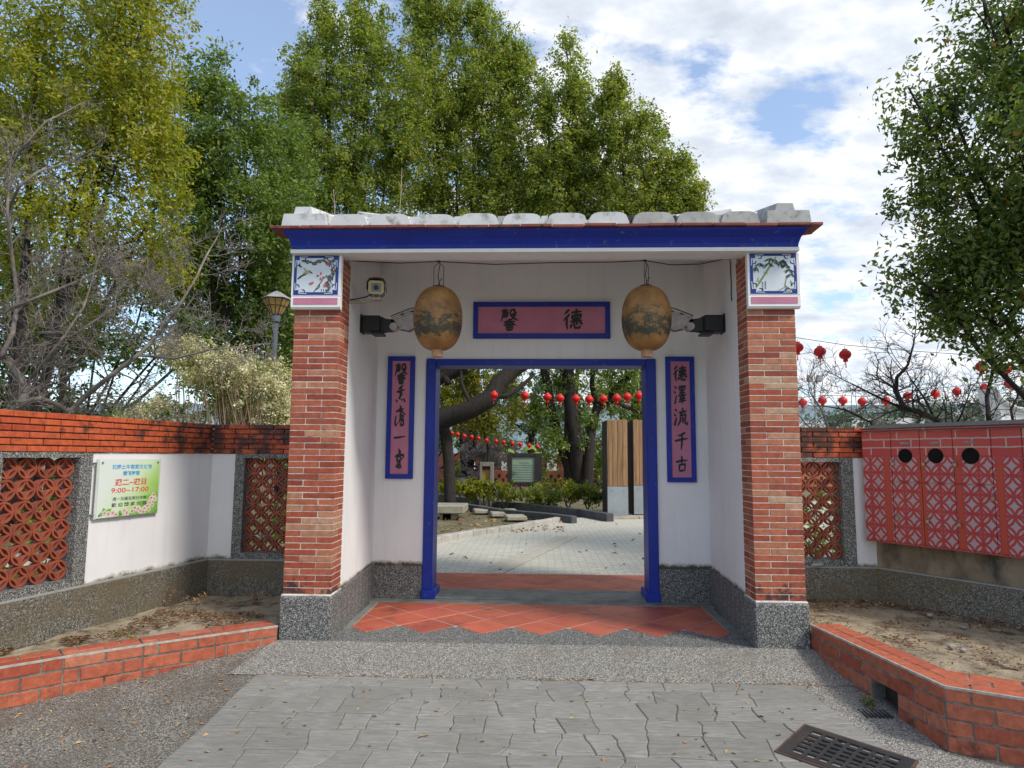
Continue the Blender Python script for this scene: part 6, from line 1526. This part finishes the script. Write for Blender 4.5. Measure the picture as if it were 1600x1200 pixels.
# hedge shrubs
k = 0
for (u, v, ru, rv, Y, lab) in [(690, 768, 26, 20, 13.6, 'hedge shrub furthest left through the door'), (725, 770, 24, 20, 13.4, 'hedge shrub below the round bush'), (755, 772, 22, 20, 13.2, 'hedge shrub in front of the lamp pillar'), (790, 774, 22, 20, 13.0, 'hedge shrub left of the notice board foot'), (832, 778, 20, 20, 12.8, 'bright hedge shrub with visible stems below the notice board'), (858, 778, 18, 18, 12.6, 'thin hedge shrub right of the bright one'), (888, 772, 24, 22, 13.2, 'hedge shrub in front of the triple trunk'), (918, 776, 24, 22, 13.0, 'hedge shrub nearest the wooden pylons')]:
    k += 1; q = at(u, v, Y); e = empty('hedge_shrub', (q.x, Y, 0), lab, 'shrub', 'shrubs of the low hedge inside the gate'); mb = MB(); rnd = random.Random(k)
    for j in range(7):
        a = rnd.uniform(0, 6.28); mb.tube([(q.x+rnd.uniform(-.03, .03), Y, -.03), (q.x+math.cos(a)*.12, Y+math.sin(a)*.1, .28), (q.x+math.cos(a)*.32, Y+math.sin(a)*.25, .62)], [.014, .010, .005], 5)
    mb.build('stems', M_twig, e, 'all'); kk = pxm(Y)
    crown_leaves('foliage', [((q.x, Y, q.z+.12), (ru*kk*.95, .35, rv*kk*.62)), ((q.x+.1, Y-.1, q.z+.02), (ru*kk*.7, .3, rv*kk*.6))], 2600, .08, M_lf_green if k in (5, 6, 8) else M_lf_olive, e, 200+k, clump=.12, tone_c=.35 if k not in (5, 6) else .6)

# =================================================================== BARE TREES
def twig_tree(name, label, Y, mains, seed, mat, depth=4, dens=1.0, spread=.9, cat='tree', up=.15, tip=.0022, scale=1.0):
    rnd = random.Random(seed); k = pxm(Y); q0 = at(*mains[0][0], Y); e = empty(name, (q0.x, Y, 0), label, cat); tr, tw = MB(), MB()
    def grow(p, d, l, r, lev):
        n = 4; P = [p]; dd = d.copy()
        for i in range(n):
            dd = (dd + Vector((rnd.gauss(0, .16), rnd.gauss(0, .16), rnd.gauss(0, .12)+up*.35))).normalized(); P.append(P[-1]+dd*l/n)
        (tw if lev < depth else tr).tube(P, [r*(1-.7*i/n)+tip*.6 for i in range(n+1)], 3 if lev < 2 else 5, cap=False)
        if lev <= 0: return
        m = max(1, int((3.2 if lev > 1 else 3.6)*dens*rnd.uniform(.7, 1.3)))
        for i in range(m):
            t = rnd.uniform(.25, 1); j = min(n-1, int(t*n)); b0 = P[j].lerp(P[j+1], t*n-j); dv_ = (P[j+1]-P[j]).normalized()
            o = Vector((rnd.gauss(0, 1), rnd.gauss(0, .8), rnd.gauss(0, .8))); o = (o-dv_*o.dot(dv_)).normalized()
            grow(b0, (dv_*(1-spread*.35)+o*spread*.75).normalized(), l*rnd.uniform(.5, .8), max(tip, r*.5), lev-1)
    for (*pts, r0, r1, lev, l) in mains:
        P = [at(u, v, Y+.25*math.sin(j*1.7+r0)) for j, (u, v) in enumerate(pts)]; PP = limb(tr, P, r0*k, r1*k, 8, seed, .03)
        for i in range(2, len(PP)):
            for c in range(1 if rnd.random() < .75*dens else 0):
                dv_ = (PP[i]-PP[i-1]).normalized(); o = Vector((rnd.gauss(0, 1), rnd.gauss(0, .7), rnd.gauss(0, .8)+.2)); o = (o-dv_*o.dot(dv_)).normalized()
                grow(PP[i], (dv_*.5+o*.8).normalized(), l*k*rnd.uniform(.6, 1.1), max(tip*1.5, r1*k*.45), lev)
        grow(PP[-1], (PP[-1]-PP[-3]).normalized(), l*k, r1*k*.8, lev)
    tr.build('trunk', M_bark if mat is M_twigd else mat, e, 'all'); tw.build('twigs', mat, e); return e
twig_tree('bare_tree', 'bare grey-pink tree spreading over the left wall from its leaning limbs', 3.0,
    [((75, 700), (100, 650), (135, 618), (170, 590), (215, 555), (245, 525), 5.2, 2.8, 3, 75), ((-20, 700), (10, 655), (35, 628), (40, 600), (10, 560), (-5, 540), 8, 4, 3, 60), ((35, 628), (60, 622), (82, 630), (110, 642), 4, 4, 1, 20), ((0, 560), (20, 520), (28, 470), (18, 400), (10, 330), (15, 260), 4, 1.8, 3, 65), ((10, 330), (30, 290), (60, 268), (105, 255), (150, 232), 2.6, 1.2, 2, 45), ((12, 270), (35, 230), (70, 190), (110, 170), 2.2, 1, 2, 40), ((245, 525), (270, 490), (310, 430), (330, 390), 2.6, 1.4, 3, 60), ((215, 555), (270, 560), (330, 545), (390, 540), 2.4, 1.0, 3, 60), ((0, 490), (60, 465), (120, 440), (160, 420), 3, 1.4, 3, 65), ((40, 600), (90, 540), (130, 480), (150, 420), 2.6, 1.2, 3, 65), ((60, 520), (120, 520), (180, 480), (230, 470), 2.4, 1, 3, 60)], 31, M_twig, dens=1.2, spread=1.0, tip=.0018)
twig_tree('bare_tree', 'bare dark tree behind the cabinet with an arched thick limb', 5.0,
    [((1500, 700), (1482, 678), (1460, 655), (1432, 643), (1410, 638), (1398, 612), 5.5, 3.5, 3, 55), ((1398, 612), (1400, 590), (1418, 570), (1428, 540), 3, 1.4, 3, 50), ((1410, 640), (1370, 620), (1330, 600), 2.2, 1, 3, 55), ((1545, 700), (1545, 655), (1542, 620), (1552, 580), (1550, 550), (1535, 520), 3.8, 1.8, 3, 50), ((1460, 655), (1440, 620), (1420, 590), 2, 1, 3, 50), ((1380, 700), (1360, 660), (1320, 640), (1290, 635), 2, .9, 3, 55), ((1552, 580), (1580, 550), (1590, 520), 2, 1, 3, 40), ((1480, 690), (1500, 650), (1515, 610), 2, .8, 3, 45), ((1590, 700), (1580, 640), (1600, 600), 2.4, 1, 3, 45)], 32, M_twigd, dens=.95, spread=1.0)
twig_tree('bare_tree', 'pale bare tree low behind the right wall next to the pillar', 6.5, [((1300, 720), (1295, 670), (1285, 640), (1270, 620), 2.5, 1.2, 3, 50), ((1295, 670), (1330, 650), (1360, 630), 1.8, .9, 3, 50), ((1290, 680), (1262, 665), (1250, 650), 1.6, .8, 3, 45), ((1340, 720), (1350, 680), (1375, 650), 2, 1, 3, 50), ((1440, 720), (1450, 690), (1475, 670), 2, 1, 3, 40)], 33, M_twig, dens=1.05, spread=1.0)
twig_tree('bare_shrub', 'pale bare shrub seen through the door behind the lamp pillar', 21, [((760, 765), (760, 735), 2, 1.4, 4, 26), ((760, 745), (745, 725), 1.4, 1, 4, 24), ((760, 742), (778, 722), 1.4, 1, 4, 24), ((760, 740), (762, 718), 1.4, 1, 4, 22)], 34, simple('pale_twig', (.40, .34, .34), (.28, .23, .23)), dens=1.25, spread=.9, tip=.008, cat='shrub')

# flowering creamy shrub ------------------------------------------------------
Y = 5.2
e = empty('blossom_shrub', (at(340, 700, Y).x, Y, 0), 'tall shrub with cream blossom and dry stems between the left wall and the gate', 'shrub'); mb = MB(); rnd = random.Random(9)
for i in range(80):
    u0, u1 = rnd.uniform(265, 440), rnd.uniform(240, 455); a = at(u0, 690, Y+rnd.uniform(-.3, .3)); a.z = .3; b_ = at(u0+(u1-u0)*.4, rnd.uniform(560, 640), Y+rnd.uniform(-.3, .3)); c = b_+Vector((rnd.uniform(-.2, .2), rnd.uniform(-.2, .2), rnd.uniform(-.25, .35)))
    mb.tube([a, a.lerp(b_, .5)+Vector((rnd.uniform(-.1, .1), 0, 0)), b_, c], [.010, .008, .005, .003], 4)
mb.build('stems', simple('tan_stem', (.32, .22, .14), (.2, .13, .08)), e)
Bl = pxblobs([(290, 550, 42, 22), (340, 560, 45, 22), (390, 585, 50, 28), (430, 600, 34, 40), (260, 545, 22, 14), (420, 640, 40, 26), (350, 590, 40, 16), (215, 650, 32, 14), (250, 630, 20, 12), (300, 590, 30, 14), (445, 660, 25, 15)], Y, .8)
crown_leaves('blossom', Bl, 34000, .036, M_lf_cream, e, 301, asp=.8, clump=.13, tone_c=.74, tone_v=.18, fill=.6)
crown_leaves('foliage', pxblobs([(350, 600, 80, 40), (410, 640, 55, 30), (230, 650, 50, 20), (300, 560, 55, 25), (430, 590, 35, 35)], Y+.25, .8), 5000, .06, M_lf_green, e, 302, clump=.2, tone_c=.5)
# tall dry stalks rising from the roof gutter
for (u0, u1, v1, lab) in ((523, 521, 296, 'dry thin stalk growing at the left end of the roof'), (622, 628, 262, 'taller dry stalk growing from the second roof gap'), (530, 534, 330, 'short forked dry stalk beside the left roof block')):
    b = MB(); p0 = at(u0, 357, -.19); p1 = at(u1, v1, -.19); b.tube([p0, p0.lerp(p1, .5)+Vector((.006, 0, 0)), p1], [.0035, .003, .002], 5)
    for k in range(3): b.tube([p0.lerp(p1, .55+.12*k), p0.lerp(p1, .62+.12*k)+Vector((.02*(-1)**k, 0, .02))], .0015, 4)
    o = b.build('dry_stalk', simple('straw', (.42, .34, .22), None)); tag(o, lab, 'weed')
print('tris', sum(len(m.polygons) for m in bpy.data.meshes), 'objects', len(bpy.data.objects))
